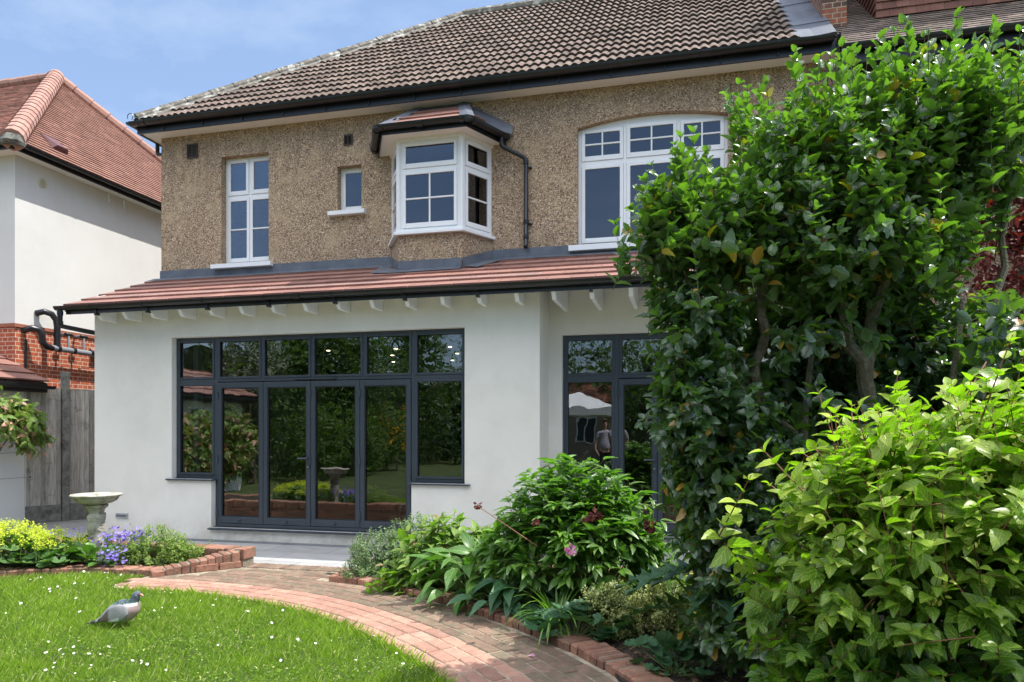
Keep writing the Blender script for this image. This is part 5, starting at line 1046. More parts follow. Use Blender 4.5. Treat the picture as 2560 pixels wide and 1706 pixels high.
for X, Y, r, mt in ((1368, 1183, .042, mF_dead), (1345, 1192, .025, mF_dead), (1495, 1208, .042, mF_dead), (1312, 1262, .038, mF_pink), (1098, 1160, .03, mF_dead), (1230, 1200, .025, mF_dead)):
    bloom(from_px(X, Y, 4.78 if X > 1150 else 5.3), r, mt)
st = LM(); a = np.array([from_px(1160, 1205, 5.2)]); b_ = np.array([from_px(1098, 1163, 5.2)]); st.tubes(a, b_, .004, .003); st.tubes(a+(a-b_)*1.2, a, .005, .004); st.build('flower_stalk', m_redstem, PE)

def plant(name, label, cat, loc, group=None): return thing(name, loc, label, cat, group)
def disc(n, c, rx, ry, rg_): a = rg_.uniform(0, 6.28, n); r = rg_.random(n)**.5; return np.stack([c[0]+rx*r*np.cos(a), c[1]+ry*r*np.sin(a), np.full(n, c[2])], 1)
def mound(name, label, cat, c, rx, ry, h, mat, proto, n, size, seed, group=None, petiole=True, tilt=.5, age=(0, 1), stem=m_gstem, cover=.35):
    rg_ = np.random.default_rng(seed); o = plant(name, label, cat, tuple(c), group); c = np.array(c); a = rg_.uniform(0, 6.28, n); e = rg_.random(n)**.6*1.5
    r = np.sin(e); k = rg_.uniform(cover, 1, n)**.5; P = c+np.stack([rx*r*np.cos(a)*k, ry*r*np.sin(a)*k, h*(np.cos(e)*.85+.12)*k], 1); out = np.stack([np.cos(a), np.sin(a), np.zeros(n)], 1)
    lm = LM(); lm.add(proto, P, out*(.6+r[:, None]*.6)+UP*(tilt*(1-r[:, None])-.15)+rg_.normal(size=(n, 3))*.25, UP*1.0+out*.35+rg_.normal(size=(n, 3))*.3, rg_.uniform(size*.65, size*1.15, n), rg_.uniform(*age, n)); lm.build('foliage', mat, o)
    if petiole: st = LM(); st.tubes(c+out*.05*rg_.random((n, 1)), P, .004, .0025); st.build('stem', stem, o)
    return o, P
# left bed
o, P = mound('lady_mantle', 'big mound of lime yellow lady mantle flowers at the left end of the bed', 'plant', (-7.0, -2.95, .18), .75, .42, .36, mL_alch, LF_lobed, 210, .14, 21)
def froth(o, c, rx, ry, h, n, seed, mat=mF_alch, s=.015, per=26, z0=.1):
    rg_ = np.random.default_rng(seed); a = rg_.uniform(0, 6.28, n); r = rg_.random(n)**.5; C_ = np.array(c)+np.stack([rx*r*np.cos(a), ry*r*np.sin(a), z0+(h-z0)*np.sqrt(1-r*r*.85)*rg_.uniform(.75, 1.1, n)], 1)
    P = np.repeat(C_, per, 0)+rg_.normal(size=(n*per, 3))*np.array([.026, .026, .02]); lm = LM(); lm.add(FL5, P, rg_.normal(size=P.shape), UP+rg_.normal(size=P.shape)*.6, s*rg_.uniform(.7, 1.3, len(P)), rg_.random(len(P))); f = tag(lm.build('flowers', mat, o), kind='stuff')
    st = LM(); st.tubes(C_-np.array([0, 0, .16])+rg_.normal(size=C_.shape)*.02, C_, .002, .0015); st.build('stem', m_gstem, f)
froth(o, (-7.0, -2.98, .18), .72, .40, .44, 190, 22)
froth(o, (-6.42, -2.72, .18), .28, .2, .36, 26, 23)
def rosettes(name, label, cat, cs, mat, proto, n, size, seed, up=.9, group=None):
    rg_ = np.random.default_rng(seed); o = plant(name, label, cat, cs[0], group)
    for c in cs:
        lm, st = LM(), LM()
        a = rg_.uniform(0, 6.28, n); t = rg_.random(n); out = np.stack([np.cos(a), np.sin(a), np.zeros(n)], 1); D = nrm(out*(.35+t[:, None])+UP*up*(1.2-t[:, None])); b0 = np.array(c)+D*size*.45
        st.tubes(np.tile(c, (n, 1)), b0, .007, .005); lm.add(proto, b0, D, UP*.9-out*.5+out*1.2*t[:, None], size*rg_.uniform(.75, 1.15, n), rg_.random(n)*.8)
        lm.build('rosette', mat, o); st.build('stem', m_gstem, o)
rosettes('bergenia', 'glossy round leaved bergenia clump at the front of the bed by the bird bath', 'plant', [(-6.02, -2.76, .2), (-5.83, -2.70, .2), (-6.25, -2.72, .2)], mL_berg, LF_spoon, 15, .17, 24)
rosettes('bergenia', 'darker bergenia clump just behind the lady mantle, left of the bird bath', 'plant', [(-6.62, -2.42, .2), (-6.40, -2.35, .2)], mL_berg, LF_spoon, 14, .19, 25)
mound('lady_mantle', 'flowerless patch of scalloped lady mantle leaves between the lime flowers and glossy bergenia', 'plant', (-6.38, -2.86, .18), .34, .24, .22, mL_alch, LF_lobed, 46, .15, 26)
def twiggy(name, label, cat, c, blobs, mat, n, leaf, seed, Ln=(.08, .18), pairs=6, proto=LF_small, up=.5, twig=m_twig, **kw):
    rg_ = np.random.default_rng(seed); o = plant(name, label, cat, c); lm, st = LM(), LM(); shoots(rg_, lm, st, blobs, n, Ln, pairs, leaf, up=up, proto=proto, rs=.0016, **kw); lm.build('foliage', mat, o); st.build('twigs', twig, o); return o
twiggy('variegated_euonymus', 'cream and green variegated euonymus mound at the right end of the bird bath bed', 'shrub', (-5.35, -2.5, .2), [((-5.42, -2.5, .36), (.40, .24, .26)), ((-5.15, -2.45, .30), (.22, .2, .18)), ((-5.72, -2.55, .28), (.25, .2, .14))], mL_euo, 620, .034, 27, age0=.1, age1=.9, shell=.7)
o = twiggy('bellflower', 'trailing bellflower with violet star flowers at the foot of the bird bath', 'plant', (-5.85, -2.6, .2), [((-5.85, -2.5, .38), (.28, .25, .16)), ((-5.80, -2.75, .27), (.2, .14, .1)), ((-6.3, -2.4, .40), (.3, .2, .12))], mL_alch, 170, .028, 28, Ln=(.1, .24), pairs=4, proto=LF_mid)
rg = np.random.default_rng(29); lm = LM()
for c, r, n in (((-5.86, -2.5, .46), (.22, .2, .10), 120), ((-5.76, -2.78, .30), (.15, .10, .08), 85), ((-6.35, -2.5, .45), (.3, .15, .08), 22), ((-5.6, -2.5, .50), (.1, .1, .05), 20)):
    P = np.array(c)+rg.normal(size=(n, 3))*np.array(r)*.55; lm.add(FL5, P, rg.normal(size=P.shape), UP+np.array([0, -.6, 0])+rg.normal(size=P.shape)*.4, .034, rg.random(n))
tag(lm.build('flowers', mF_camp, o), kind='stuff')
# right bed
twiggy('variegated_euonymus', 'silver white variegated euonymus spilling over the corner bricks beside the patio', 'shrub', (-2.85, -2.45, .2), [((-2.90, -2.45, .38), (.34, .26, .28)), ((-2.62, -2.25, .46), (.36, .2, .34)), ((-3.02, -2.62, .26), (.24, .18, .14))], mL_euow, 880, .032, 30, age0=0, age1=.6, shell=.7)
lm = LM(); st = LM(); rg = np.random.default_rng(31)
FB = plant('fleece_flower', 'clump of pointed light green fleece flower leaves between the white euonymus and the peony', 'plant', (-2.15, -2.7, .18))
shoots(rg, lm, st, [((-2.15, -2.68, .44), (.50, .32, .44)), ((-2.45, -2.88, .28), (.28, .2, .2)), ((-1.8, -2.7, .45), (.3, .3, .3))], 280, (.16, .34), 4, .15, up=1., out=.5, spread=62, shell=.6, proto=LF_broad, age0=.1, age1=1., rs=.004, droop=.2, flat=.8)
lm.build('foliage', mL_pers, FB); st.build('stem', m_redstem, FB)
mound('dock_leaved_plant', 'big matt green paddle leaves flopping over the brick border left of the peony', 'plant', (-1.72, -3.15, .18), .50, .32, .46, mL_broad, LF_broad, 120, .24, 32, tilt=.9)
mound('dock_leaved_plant', 'low dark paddle leaves under the peony overhanging the brick border', 'plant', (-1.28, -3.50, .18), .42, .24, .30, mL_alchd, LF_broad, 60, .20, 33, tilt=.7)
o, P = mound('lady_mantle', 'small lady mantle with sparse lime flowers tucked against the left side of the peony', 'plant', (-1.22, -3.42, .2), .2, .16, .22, mL_alch, LF_lobed, 20, .10, 34); froth(o, (-1.20, -3.42, .28), .16, .12, .34, 22, 35, per=18, z0=.12)
mound('hardy_geranium', 'blue green scalloped leaves at the foot of the peony beside the bricks', 'plant', (-.72, -4.08, .18), .36, .20, .24, mL_alchd, LF_lobed, 42, .15, 36)
mound('hardy_geranium', 'low scalloped leaf clump on bare soil in front of the cream tipped shrubs', 'plant', (-.06, -4.60, .17), .34, .16, .20, mL_alchd, LF_lobed, 30, .14, 37)
def straps(name, label, cat, c, n, Lr, wd_, seed, spread=.7, mat=mL_sedge, age=(0, 1), rad=.08):
    rg_ = np.random.default_rng(seed); o = plant(name, label, cat, c); vs = []; fs = []; ag = []
    for k in range(n):
        a = rg_.uniform(0, 6.28); Lb = rg_.uniform(*Lr); sp = rg_.uniform(.15, 1)*spread; p = Vector(c)+Vector((rad*math.cos(a), rad*math.sin(a), 0))*rg_.random(); d = Vector((math.cos(a)*sp, math.sin(a)*sp, 1)).normalized(); s_ = Vector((-math.sin(a), math.cos(a), 0)); n0 = len(vs); g_ = rg_.uniform(*age)
        for i in range(9):
            t = i/8; w_ = wd_*.5*(1-t)**.5*min(1, .5+t*3); vs += [p-s_*w_, p+s_*w_]; p = p+d*Lb/8; d = (d+Vector((0, 0, -.16*sp*1.6-.05))*(1+t)+Vector((math.cos(a), math.sin(a), 0))*.07).normalized()
            if i < 8: fs.append((n0+2*i, n0+2*i+1, n0+2*i+3, n0+2*i+2))
            ag += [g_, g_]
    V = np.array([tuple(v) for v in vs]); F = np.array([(a, b, c_) for a, b, c_, d in fs]+[(a, c_, d) for a, b, c_, d in fs]); lm = LM(); lm.V.append(V); lm.F.append(F); lm.U.append(np.full((len(V), 2), .3)); lm.A.append(np.array(ag)); lm.n = len(V); lm.build('blades', mat, o); return o
straps('daylily', 'daylily clump with arching pale strap leaves over the brick border below the peony', 'plant', (-.88, -3.86, .18), 44, (.35, .65), .020, 40, .85)
straps('sedge_tuft', 'bright green grassy tuft right of the peony below the patio door sill', 'grass plant', (-.18, -2.85, .18), 330, (.40, .68), .011, 41, .8, rad=.32)
straps('sedge_tuft', 'fine grassy tuft in the shade right at the foot of the tall shrub', 'grass plant', (.32, -3.0, .18), 150, (.32, .55), .010, 42, .8, rad=.22)
for c, s_, lb in (((-.50, -3.92, .18), 43, 'dwarf cream tipped shrub beside the brick border, left one of the pair'), ((-.14, -3.80, .18), 44, 'dwarf cream tipped shrub nearer the tall shrub, right one of the pair')):
    twiggy('cream_tipped_shrub', lb, 'shrub', c, [((c[0], c[1], .40), (.23, .2, .17)), ((c[0]+.05, c[1], .28), (.2, .18, .14))], mL_euoy, 330, .032, s_, Ln=(.08, .16), proto=LF_small, up=.9, age0=-.35, age1=1., shell=.6)
o, P = mound('lady_mantle', 'lady mantle with a few lime flowers below the grassy tuft', 'plant', (-.25, -3.35, .2), .42, .2, .26, mL_alch, LF_lobed, 50, .12, 45); froth(o, (-.25, -3.35, .25), .40, .16, .28, 26, 46, per=18)
mound('leafy_perennial', 'soft green leafy clump at the foot of the house wall under the patio door', 'plant', (.15, -3.5, .18), .35, .25, .40, mL_broad, LF_mid, 150, .10, 51)
AC = plant('acanthus', 'large dark deeply lobed leaves on thick stalks in the shade below the tall shrub', 'plant', (.35, -4.35, .17)); rg = np.random.default_rng(47); n = 17; lm, st = LM(), LM()
a = np.linspace(1.6, 5.6, n)+rg.normal(size=n)*.2; out = np.stack([np.cos(a), np.sin(a), np.zeros(n)], 1); hgt = rg.uniform(.25, .62, n); B = np.array([.35, -4.35, .17])+out*rg.uniform(.15, .42, n)[:, None]+UP*hgt[:, None]
st.tubes(np.tile([.38, -4.33, .17], (n, 1)), B, .012, .008); lm.add(LF_acanth, B, out+UP*.15, UP+out*.3+rg.normal(size=(n, 3))*.25, rg.uniform(.30, .44, n), rg.random(n)); lm.build('foliage', mL_acan, AC); st.build('stem', m_gstem, AC)
mound('weed_patch', 'small lobed green seedling on the bare soil in front of the golden shrub', 'plant', (.45, -4.95, .17), .22, .14, .14, mL_alch, LF_lobed, 14, .10, 48)
# back right: red maple, green shrub, boundary planting
def cloud(name, label, c, blobs, mat, n, leaf, seed, proto=LF_small, trunk=None, cat='shrub', Ln=(.15, .35), pairs=5, up=.35, shell=.6, group=None, extra=None):
    rg_ = np.random.default_rng(seed); o = plant(name, label, cat, c, group); lm, st = LM(), LM(); shoots(rg_, lm, st, blobs, n, Ln, pairs, leaf, up=up, proto=proto, rs=.004, age1=1., shell=shell); lm.build('crown', mat, o)
    mb = MB(); tr_ = trunk or .05; b0 = blobs[0][0]; limb(mb, c, (b0[0], b0[1], b0[2]), tr_, tr_*.4)
    for b_ in blobs[:6]: limb(mb, (c[0]+(b0[0]-c[0])*.5, c[1]+(b0[1]-c[1])*.5, c[2]+(b0[2]-c[2])*.5), b_[0], tr_*.5, tr_*.12)
    mb.build('trunk', m_bark, o, smooth=True); return o
cloud('red_maple', 'dark red leaved maple behind the tall shrub at the right edge', (3.2, -.9, .1), [((3.25, -.9, 3.55), (.75, .8, .8)), ((3.6, -.9, 2.5), (.9, .8, .9)), ((2.95, -1.0, 4.0), (.40, .5, .40))], mL_red, 900, .075, 60, LF_mid, .05, 'tree')
cloud('laurel_shrub', 'sunlit mid green shrub glimpsed through gaps in the tall shrub', (2.3, -2.4, .1), [((2.2, -2.4, 1.3), (.9, .6, 1.0)), ((1.6, -2.6, .9), (.7, .5, .7)), ((2.7, -2.5, 2.2), (.6, .5, .5))], mL_back, 700, .10, 61, LF_mid, .04)
# vine on the garage wall
rg = np.random.default_rng(62); VN = plant('climbing_vine', 'climbing vine with pink blushed green leaves trained along the garage wall', 'climber', (-10.6, -.3, 0)); lm, st = LM(), LM()
bl = [((-10.42, .0, 1.85), (.36, .60, .42)), ((-10.36, .42, 1.50), (.34, .36, .42)), ((-10.3, .2, 1.75), (.3, .3, .3)), ((-10.55, -.5, 1.35), (.3, .5, .45)), ((-10.5, -1.5, 1.5), (.35, .9, .7)), ((-10.5, -3.0, 1.5), (.4, 1.0, .8)), ((-10.55, -4.4, 1.4), (.35, .9, .75)), ((-10.55, -5.8, 1.4), (.35, .9, .8)), ((-10.6, -2.2, .9), (.25, 1.2, .6)), ((-10.6, -4.9, .7), (.25, 1.5, .5))]
shoots(rg, lm, st, bl, 1050, (.18, .38), 4, .155, up=-.1, out=.8, spread=70, shell=.55, proto=LF_broad, age1=1., rs=.004, droop=.5, flat=.5, wh=True)
lm.build('foliage', mL_vine, VN); st.build('twigs', m_twig, VN); 
for y_, z_ in ((-.2, 1.9), (.3, 1.5), (-1.6, 1.7), (-3.2, 1.6)): mb = MB(); limb(mb, (-10.7, -.9, 0), (-10.66, y_, z_), .022, .008, 9, .06); mb.build('stem', m_bark, VN, smooth=True)

# ------------------------------------------------------------ garden behind the camera (seen in the glass)
cloud('olive_tree', 'silvery olive tree rising over the garage end, mirrored in the transom light', (-11.6, -8.0, .12), [((-11.6, -8.0, 3.6), (1.0, 1.3, .9)), ((-11.4, -7.4, 3.0), (.8, .8, .6))], leafmat('olive_leaf', (.16, .20, .12), (.34, .36, .26), trans=(.3, .35, .2), tw=.2, vein=0), 600, .08, 70, LF_mid, .08, 'tree')
cloud('garden_tree', 'leafy green tree on the left boundary, mirrored in the middle transom lights', (-12.6, -12, .12), [((-12.6, -12, 5.4), (1.8, 2.6, 2.2)), ((-12.2, -15, 4.6), (1.6, 2.2, 1.8))], mL_back, 1300, .16, 72, LF_mid, .18, 'tree', Ln=(.4, .8))
cloud('garden_tree', 'airy tall tree further down the left boundary, mirrored in the right transom light', (-12.5, -22, .12), [((-12.5, -22, 6.2), (2.2, 2.8, 2.6)), ((-9.5, -26, 5.5), (2.4, 2.0, 2.6))], mL_back, 1000, .2, 73, LF_mid, .2, 'tree', Ln=(.5, 1.), shell=.3)
cloud('golden_flowered_shrub', 'shrub hung with yellow flowers on the left boundary, mirrored in the fourth door', (-10.3, -15.2, .12), [((-10.3, -15.2, 1.7), (.7, 1.5, 1.0))], mL_yel, 90, .08, 74, LF_mid, .05)
cloud('garden_shrub', 'deep green shrub growing through the yellow flowered one on the left boundary', (-10.5, -14.6, .12), [((-10.6, -14.8, 1.5), (.8, 1.6, 1.2))], mL_back, 420, .11, 174, LF_mid, .05)
cloud('garden_shrub', 'rounded green shrub before the golden flowers, mirrored in the third door', (-10.2, -11.6, .12), [((-10.2, -11.6, 1.2), (.9, 1.6, 1.1)), ((-10.3, -9.3, 1.3), (.8, 1.3, 1.2))], mL_back, 700, .11, 75, LF_mid, .06)
cloud('garden_shrub', 'grey green bushy shrub at the far left of the garden, mirrored in the glass', (-9.6, -21, .12), [((-9.6, -21, 1.9), (1.6, 1.4, 1.8)), ((-7.6, -22, 1.7), (1.6, 1.2, 1.6))], leafmat('grey_green_leaf', (.07, .12, .08), (.14, .2, .13), tw=.25, vein=0), 900, .13, 76, LF_mid, .06)
cloud('garden_tree', 'broad tree behind the white canopy, mirrored in the french doors', (-1.5, -21, .12), [((-1.5, -21, 4.6), (2.8, 1.6, 2.6)), ((-4.2, -24, 5.4), (2.6, 1.6, 2.6)), ((1.8, -20, 3.6), (2.4, 2, 3.0))], mL_back, 1500, .17, 77, LF_mid, .2, 'tree', Ln=(.4, .8))
GZb = thing('gazebo', (-3.7, -15, .12), 'white pop up canopy on thin posts behind the camera, mirrored beside the french doors', 'gazebo')
mb = MB(); c0 = (-3.7, -15, 3.0); q4 = [(-5.1, -16.4), (-2.3, -16.4), (-2.3, -13.6), (-5.1, -13.6)]
for a, b in zip(q4, q4[1:]+q4[:1]): mb.add([(a[0], a[1], 2.35), (b[0], b[1], 2.35), c0, (a[0], a[1], 2.10), (b[0], b[1], 2.10)], [(0, 1, 2), (0, 3, 4, 1)])
mb.build('canopy', m_timber, GZb)
for a in q4: mb = MB(); mb.tube([(a[0], a[1], .1), (a[0], a[1], 2.33)], .02, 8); mb.build('post', m_pipe, GZb)
OB = thing('brick_outbuilding', (-5, -24, .1), 'yellow brick outbuilding with two windows behind the white canopy', 'outbuilding')
mb = MB(); mb.box(-8, -3.2, -26, -22.5, 0, 3.0); mb.build('wall', m_ybrick, OB)
mb = MB(); mb.prism([(-8.3, -22.2, 2.9), (-8.3, -24.25, 4.2), (-8.3, -26.3, 2.9)], (5.4, 0, 0)); mb.build('roof', m_nb_roofdark, OB)
for x_ in (-7, -5): mb = MB(); plate(mb, x_, x_+.9, 1.0, 2.2, -22.5, -22.44, [(x_+.06, x_+.42, 1.06, 2.14), (x_+.48, x_+.84, 1.06, 2.14)]); f = mb.build('window', m_timber, OB); mb = MB(); mb.box(x_+.05, x_+.85, -22.48, -22.47, 1.05, 2.15); mb.build('pane', m_dark, f)

def hedge(name, label, x0, x1, y0, y1, h, mat, seed, leaf=.16, n=9000):
    rg_ = np.random.default_rng(seed); o = thing(name, ((x0+x1)/2, (y0+y1)/2, .1), label, 'hedge'); lm = LM(); P = np.stack([rg_.uniform(x0, x1, n), y1-(y1-y0)*rg_.random(n)**2*.6, .1+h*rg_.random(n)**.9], 1); P[:, 2] *= 1+.12*np.sin(P[:, 0]*1.7)
    k = rg_.random(n) < .2; P[k, 2] = h*(1+.12*np.sin(P[k, 0]*1.7))+rg_.normal(size=k.sum())*.12
    lm.add(LF_small, P, rg_.normal(size=(n, 3))+np.array([0, .3, .4]), rg_.normal(size=(n, 3))+np.array([0, 1, .6]), leaf*rg_.uniform(.7, 1.4, n), rg_.random(n)); lm.build('foliage', mat, o)
    mb = MB(); mb.box(x0+.2, x1-.2, y0+.3, y1-(y1-y0)*.45, 0, h*.86); mb.build('inner_growth', M('hedge_shade', (.02, .04, .012), (.04, .07, .02), scale=8, rough=1, bump=3, bscale=6), o); return o
hedge('boundary_hedge', 'tall mixed green hedge closing the far end of the garden behind the camera', -16, 12, -29, -26.5, 4.8, mL_back, 90)
o = hedge('boundary_hedge', 'tall dark green hedge along the left boundary beyond the garage', -12, 12, -2.2, 0, 4.4, mL_back, 91, leaf=.13, n=15000)
o.rotation_euler.z = -math.pi/2; o.location = (-12.4, -18.6, .1)

def person(loc, rz, label, shirt, trousers, hair):
    root = thing('person', loc, label, 'person'); root.rotation_euler.z = rz
    def skin(name, pts, edges, mat, sub=2):
        m = bpy.data.meshes.new(name); m.from_pydata([p[:3] for p in pts], edges, []); m.materials.append(mat); o = bpy.data.objects.new(name, m); o.parent = root; col.objects.link(o)
        sk = o.modifiers.new('skin', 'SKIN'); m.skin_vertices.new(name='') if not m.skin_vertices else None
        for i, p in enumerate(pts): m.skin_vertices[0].data[i].radius = (p[3], p[4] if len(p) > 4 else p[3])
        m.skin_vertices[0].data[0].use_root = True; sb = o.modifiers.new('sub', 'SUBSURF'); sb.levels = sub; sb.render_levels = sub
        for p in m.polygons: p.use_smooth = True
        sk.use_smooth_shade = True; return o
    P = [(0, 0, .95, .09, .07), (0, .0, 1.12, .09, .07), (0, .01, 1.32, .11, .08), (0, .01, 1.43, .09, .07), (0, 0, 1.50, .05, .055), (0, -.01, 1.57, .062, .07), (0, -.015, 1.66, .075, .088), (0, -.005, 1.72, .045, .06),
         (.19, 0, 1.41, .05, .05), (.24, .02, 1.13, .038, .04), (.25, -.06, .90, .026, .028), (.25, -.09, .82, .03, .018), (-.19, 0, 1.41, .05, .05), (-.24, .02, 1.13, .038, .04), (-.25, -.06, .90, .026, .028), (-.25, -.09, .82, .03, .018),
         (.09, 0, .86, .06, .065), (.10, -.01, .48, .058, .06), (.10, .02, .09, .04, .042), (.11, -.13, .035, .04, .028), (-.09, 0, .86, .06, .065), (-.10, -.01, .48, .058, .06), (-.10, .02, .09, .04, .042), (-.11, -.13, .035, .04, .028)]
    P += [(.262, -.13, .775, .010), (.262, -.15, .735, .008), (.245, -.125, .765, .010), (.245, -.14, .722, .008), (.228, -.11, .77, .010), (.228, -.12, .73, .008), (.225, -.14, .80, .011)]
    P += [(-x_, y_, z_, r_) for x_, y_, z_, r_ in P[24:31]]
    E = [(0, 1), (1, 2), (2, 3), (3, 4), (4, 5), (5, 6), (6, 7), (3, 8), (8, 9), (9, 10), (10, 11), (3, 12), (12, 13), (13, 14), (14, 15), (0, 16), (16, 17), (17, 18), (18, 19), (0, 20), (20, 21), (21, 22), (22, 23),
         (11, 24), (24, 25), (11, 26), (26, 27), (11, 28), (28, 29), (11, 30), (15, 31), (31, 32), (15, 33), (33, 34), (15, 35), (35, 36), (15, 37)]
    ms = M('skin_tone', (.52, .31, .22), (.58, .36, .27), rough=.6)
    skin('body', P, E, ms)
    skin('shirt', [(0, 0, .93, .152, .122), (0, 0, 1.12, .142, .108), (0, .01, 1.30, .165, .118), (0, .01, 1.42, .115, .095), (.19, 0, 1.42, .066, .066), (.225, .015, 1.24, .062, .062), (-.19, 0, 1.42, .066, .066), (-.225, .015, 1.24, .062, .062)], [(0, 1), (1, 2), (2, 3), (3, 4), (4, 5), (3, 6), (6, 7)], shirt)
    skin('trousers', [(0, 0, .97, .142, .112), (.09, 0, .84, .098, .10), (.10, -.01, .48, .075, .078), (.10, .02, .10, .062, .065), (-.09, 0, .84, .098, .10), (-.10, -.01, .48, .075, .078), (-.10, .02, .10, .062, .065)], [(0, 1), (1, 2), (2, 3), (0, 4), (4, 5), (5, 6)], trousers)
    skin('hair', [(0, .02, 1.69, .085, .092), (0, .0, 1.755, .06, .075), (0, .045, 1.62, .07, .05)], [(0, 1), (0, 2)], hair)
    mbp = MB(); mbp.tube([(0, -.10, 1.645), (0, -.122, 1.615), (0, -.105, 1.607)], [.006, .012, .008], 6)
    for s_ in (-1, 1): mbp.lathe((s_*.078, 0, 1.63), [(.004, -.03), (.014, -.01), (.016, .015), (.006, .03)], 6, squash=1.4)
    mbp.v = [(a+loc[0], b+loc[1], c+loc[2]) for a, b, c in mbp.v]; mbp.build('face_features', ms, root, True)
    return root
m_tr = M('dark_trousers', (.02, .022, .03), (.03, .032, .04), rough=.9); m_hr = M('brown_hair', (.06, .035, .02), (.10, .06, .03), rough=.7, scale=30)
person((-1.75, -9.2, .125), math.pi, 'person in a grey t shirt standing behind the camera, mirrored in the french door', M('grey_tshirt', (.35, .35, .36), (.4, .4, .41), rough=.9), m_tr, m_hr)
person((-2.12, -9.0, .125), math.pi*.85, 'person in a pale lilac shirt with dark trousers, mirrored in the french door side light', M('lilac_shirt', (.42, .40, .50), (.48, .46, .56), rough=.9), m_tr, m_hr)

# ------------------------------------------------------------ lawn grass and daisies
rg = np.random.default_rng(80)
LEp = np.array([p for p in LE]); 
def on_lawn(x, y):
    i = np.argsort(LEp[:, 0]); 
    # signed side of the nearest edge point
    X = np.stack([x, y], 1); out = np.zeros(len(x), bool)
    P_ = BC; T_ = np.gradient(BC, axis=0); T_ /= np.linalg.norm(T_, axis=1)[:, None]
    for s_ in range(0, len(x), 20000):
        q = X[s_:s_+20000]; dd = ((q[:, None, :]-P_[None])**2).sum(2); k = dd.argmin(1); v = q-P_[k]; side = -T_[k, 1]*v[:, 0]+T_[k, 0]*v[:, 1]
        ok = (side < -.465) | (q[:, 0] < -5.23)
        bx = np.interp(q[:, 0], [-10.8, -9.5, -8.2, -7.2, -6.63, -6.3, -5.98, -5.41, -5.13], [-4.75, -4.55, -4.15, -3.65, -3.28, -3.11, -2.96, -2.88, -2.87])
        out[s_:s_+20000] = ok & (q[:, 1] < bx-.03) & ~((q[:, 0] > -5.23) & (q[:, 1] > -3.2))
    return out
n = 330000; x = rg.uniform(-9.2, .2, n); y = rg.uniform(-7.2, -2.7, n)
dep = -x*math.sin(R(13.8))+(y+8.82)*math.cos(R(13.8)); lat = x*math.cos(R(13.8))+(y+8.82)*math.sin(R(13.8)); vis = (dep > 3.3) & (lat > -.86*dep) & (lat < .35*dep)
x, y = x[vis], y[vis]; ok = on_lawn(x, y); x, y = x[ok], y[ok]; n = len(x); a = rg.uniform(0, 6.28, n); ln_ = rg.uniform(.35, 1, n)
patch = np.clip(.5+.32*np.sin(x*2.1+np.sin(y*3.1)*1.3)*np.sin(y*2.7+1.7*np.sin(x*1.3))+.30*np.sin(x*7.3+2*np.sin(y*5.2))*np.sin(y*8.1+1.6*np.sin(x*6.1))+.12*rg.normal(size=n), 0, 1); D = np.stack([np.cos(a)*ln_, np.sin(a)*ln_, np.full(n, .95)], 1)
lm = LM(); P = np.stack([x, y, np.full(n, .118)], 1); sz = rg.uniform(.030, .075, n)*(.8+.4*patch); lng = rg.random(n) < .012; sz[lng] *= 1.7
kp = rg.random(n) < .62+.38*patch; lm.add(LF_blade, P[kp], D[kp], np.stack([np.sin(a+.5), -np.cos(a+.5), np.full(n, .2)], 1)[kp], sz[kp], np.clip(rg.random(n)*.5+patch*.55-.05, 0, 1)[kp])
# ragged fringe over the paving edge
E2 = np.array([p for p, t in along(np.array(LE), 0, .006)]); E2 = E2[(E2[:, 1] > -7.2)]; E2 = np.repeat(E2, 2, 0)+rg.normal(size=(len(E2)*2, 2))*.018; m_ = len(E2); a = rg.uniform(0, 6.28, m_)
lm.add(LF_blade, np.stack([E2[:, 0], E2[:, 1], np.full(m_, .12)], 1), np.stack([np.cos(a)*.6, np.sin(a)*.6, np.ones(m_)], 1), np.stack([np.sin(a), -np.cos(a), np.full(m_, .2)], 1), rg.uniform(.05, .10, m_), rg.random(m_))
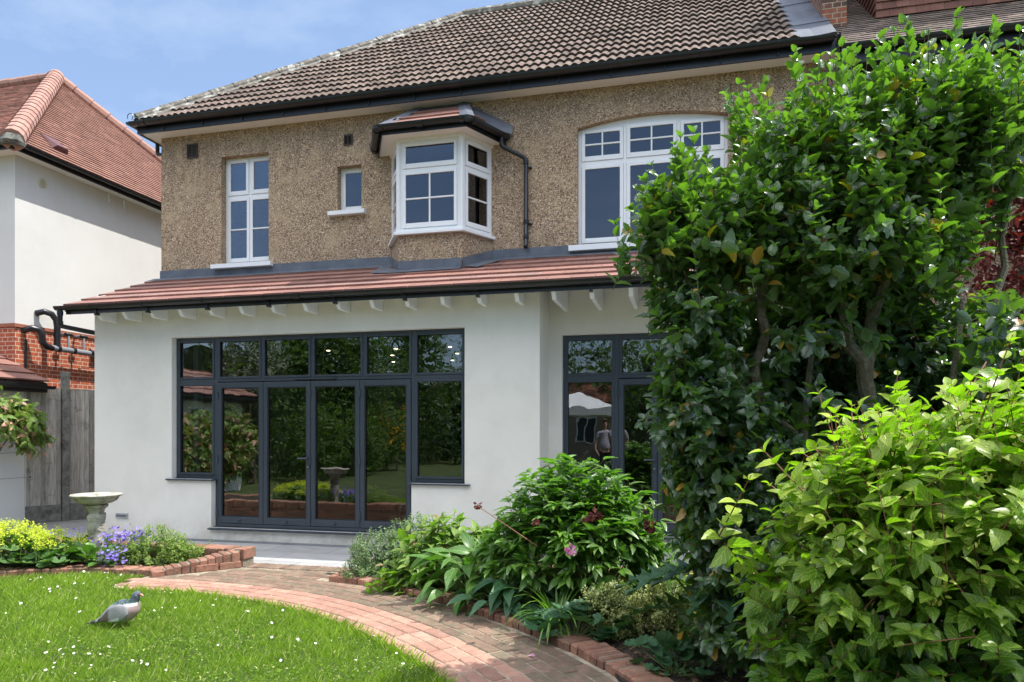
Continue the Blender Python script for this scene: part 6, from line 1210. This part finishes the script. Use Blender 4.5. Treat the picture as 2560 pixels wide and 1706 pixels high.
# clover and broad weeds mixed in
cl = np.where(patch < .38)[0]; nw = 9000; k = rg.choice(cl, nw); P = np.stack([x[k], y[k], np.full(nw, .15)], 1); lm.add(LF_mid, P, rg.normal(size=(nw, 3))*[1, 1, .3]+UP*.3, UP+rg.normal(size=(nw, 3))*.4, rg.uniform(.014, .024, nw), rg.random(nw)*.5)
tag(lm.build('grass', mL_grass), 'short bright green lawn grass flecked with clover', 'grass', kind='stuff')
mpet, t_, b_ = newmat('daisy_petal'); b_.inputs['Base Color'].default_value = (.82, .82, .80, 1); b_.inputs['Roughness'].default_value = .6
mcen, t_, b_ = newmat('daisy_centre'); b_.inputs['Base Color'].default_value = (.75, .55, .05, 1)
def daisy_mesh():
    m = bpy.data.meshes.new('daisy'); v = [(0, 0, .0)]; f = []; mi = []
    for k in range(13):
        a = 6.283*k/13; c_, s_ = math.cos(a), math.sin(a); b0 = len(v)
        v += [(c_*.003-s_*-.0022, s_*.003+c_*-.0022, 0), (c_*.003-s_*.0022, s_*.003+c_*.0022, 0), (c_*.0125-s_*.0026, s_*.0125+c_*.0026, .002), (c_*.0125-s_*-.0026, s_*.0125+c_*-.0026, .002)]; f.append((b0, b0+1, b0+2, b0+3)); mi.append(0)
    b0 = len(v)
    for z, r in ((.0005, .0045), (.003, .003)):
        for k in range(8): v.append((r*math.cos(k*.785), r*math.sin(k*.785), z))
    for k in range(8): f.append((b0+k, b0+(k+1) % 8, b0+8+(k+1) % 8, b0+8+k)); mi.append(1)
    f.append(tuple(range(b0+8, b0+16))); mi.append(1); b0 = len(v)
    v += [(-.001, 0, 0), (.001, 0, 0), (.001, 0, -.06), (-.001, 0, -.06), (0, -.001, 0), (0, .001, 0), (0, .001, -.06), (0, -.001, -.06)]; f += [(b0, b0+1, b0+2, b0+3), (b0+4, b0+5, b0+6, b0+7)]; mi += [2, 2]
    m.from_pydata(v, [], f); m.materials.append(mpet); m.materials.append(mcen); m.materials.append(m_gstem); m.polygons.foreach_set('material_index', mi); return m
dm = daisy_mesh()
def gpx(X, Y, z=.185):
    d = Vector(from_px(X, Y, 1))-Vector((0, -8.82, 1.6)); t = (z-1.6)/d.z; return Vector((0, -8.82, 1.6))+d*t
pts = []
for cx, cy, sx, sy, n in ((20, 1293, 18, 8, 12), (60, 1300, 14, 4, 8), (235, 1335, 40, 10, 16), (270, 1315, 26, 5, 8), (200, 1500, 60, 12, 14), (360, 1525, 40, 12, 9), (215, 1350, 60, 14, 10), (110, 1345, 90, 12, 12), (1010, 1500, 60, 26, 22), (870, 1430, 50, 18, 12), (1050, 1540, 26, 10, 8), (480, 1390, 60, 8, 6), (390, 1365, 60, 5, 6), (800, 1480, 150, 50, 8), (500, 1450, 200, 60, 14), (120, 1450, 90, 60, 14), (600, 1540, 300, 20, 9)):
    for k in range(n): pts.append(gpx(cx+rnd.gauss(0, 1)*sx, cy+rnd.gauss(0, 1)*sy))
pts = [p for p in pts if on_lawn(np.array([p.x]), np.array([p.y]))[0] or rnd.random() < .0]
for p in pts:
    o = bpy.data.objects.new('daisy', dm); o.location = p; s_ = rnd.choice((.45, .55, .7, .85)); o.scale = (s_, s_, s_); o.rotation_euler = (rnd.uniform(-.2, .8), rnd.uniform(-.6, .6), rnd.uniform(0, 6))
    col.objects.link(o); tag(o, 'small white daisy growing in the lawn', 'daisy', 'daisies in the lawn')
lm = LM(); rg = np.random.default_rng(95); q = [p+np.array([-t[1], t[0]])*rg.uniform(-.4, .45) for p, t in along(BC, .2, .02) if p[1] > -7]; q = np.array(q); q = np.concatenate([q, q[::2]+rg.normal(size=(len(q[::2]), 2))*.05])
lm.add(LF_small, np.stack([q[:, 0], q[:, 1], np.full(len(q), .156)], 1), np.stack([rg.normal(size=len(q)), rg.normal(size=len(q)), rg.random(len(q))*.2], 1), np.tile([0, 0, 1.], (len(q), 1))+rg.normal(size=(len(q), 3))*.2, rg.uniform(.006, .018, len(q)), rg.random(len(q)))
tag(lm.build('path_debris', leafmat('debris', (.10, .075, .045), (.34, .28, .18), tw=.1, rough=.9)), 'tiny dry leaf crumbs and twigs scattered over the curved brick path', 'debris', kind='stuff')
# fallen petals on the path
for X, Y, lb in ((1212, 1507, 'bright magenta petal lying on the brick path nearest the camera'), (1224, 1395, 'pale pink petal lying on the brick path further up'), (1357, 1487, 'pale petal at the foot of the brick border')):
    p = gpx(X, Y, .158); lm = LM(); lm.add(LF_spoon, [tuple(p)], [(.9, .3, .15)], [(0, -.2, 1)], .05, [.5]); tag(lm.build('petal', mF_pink if Y != 1487 else mpet), lb, 'petal')
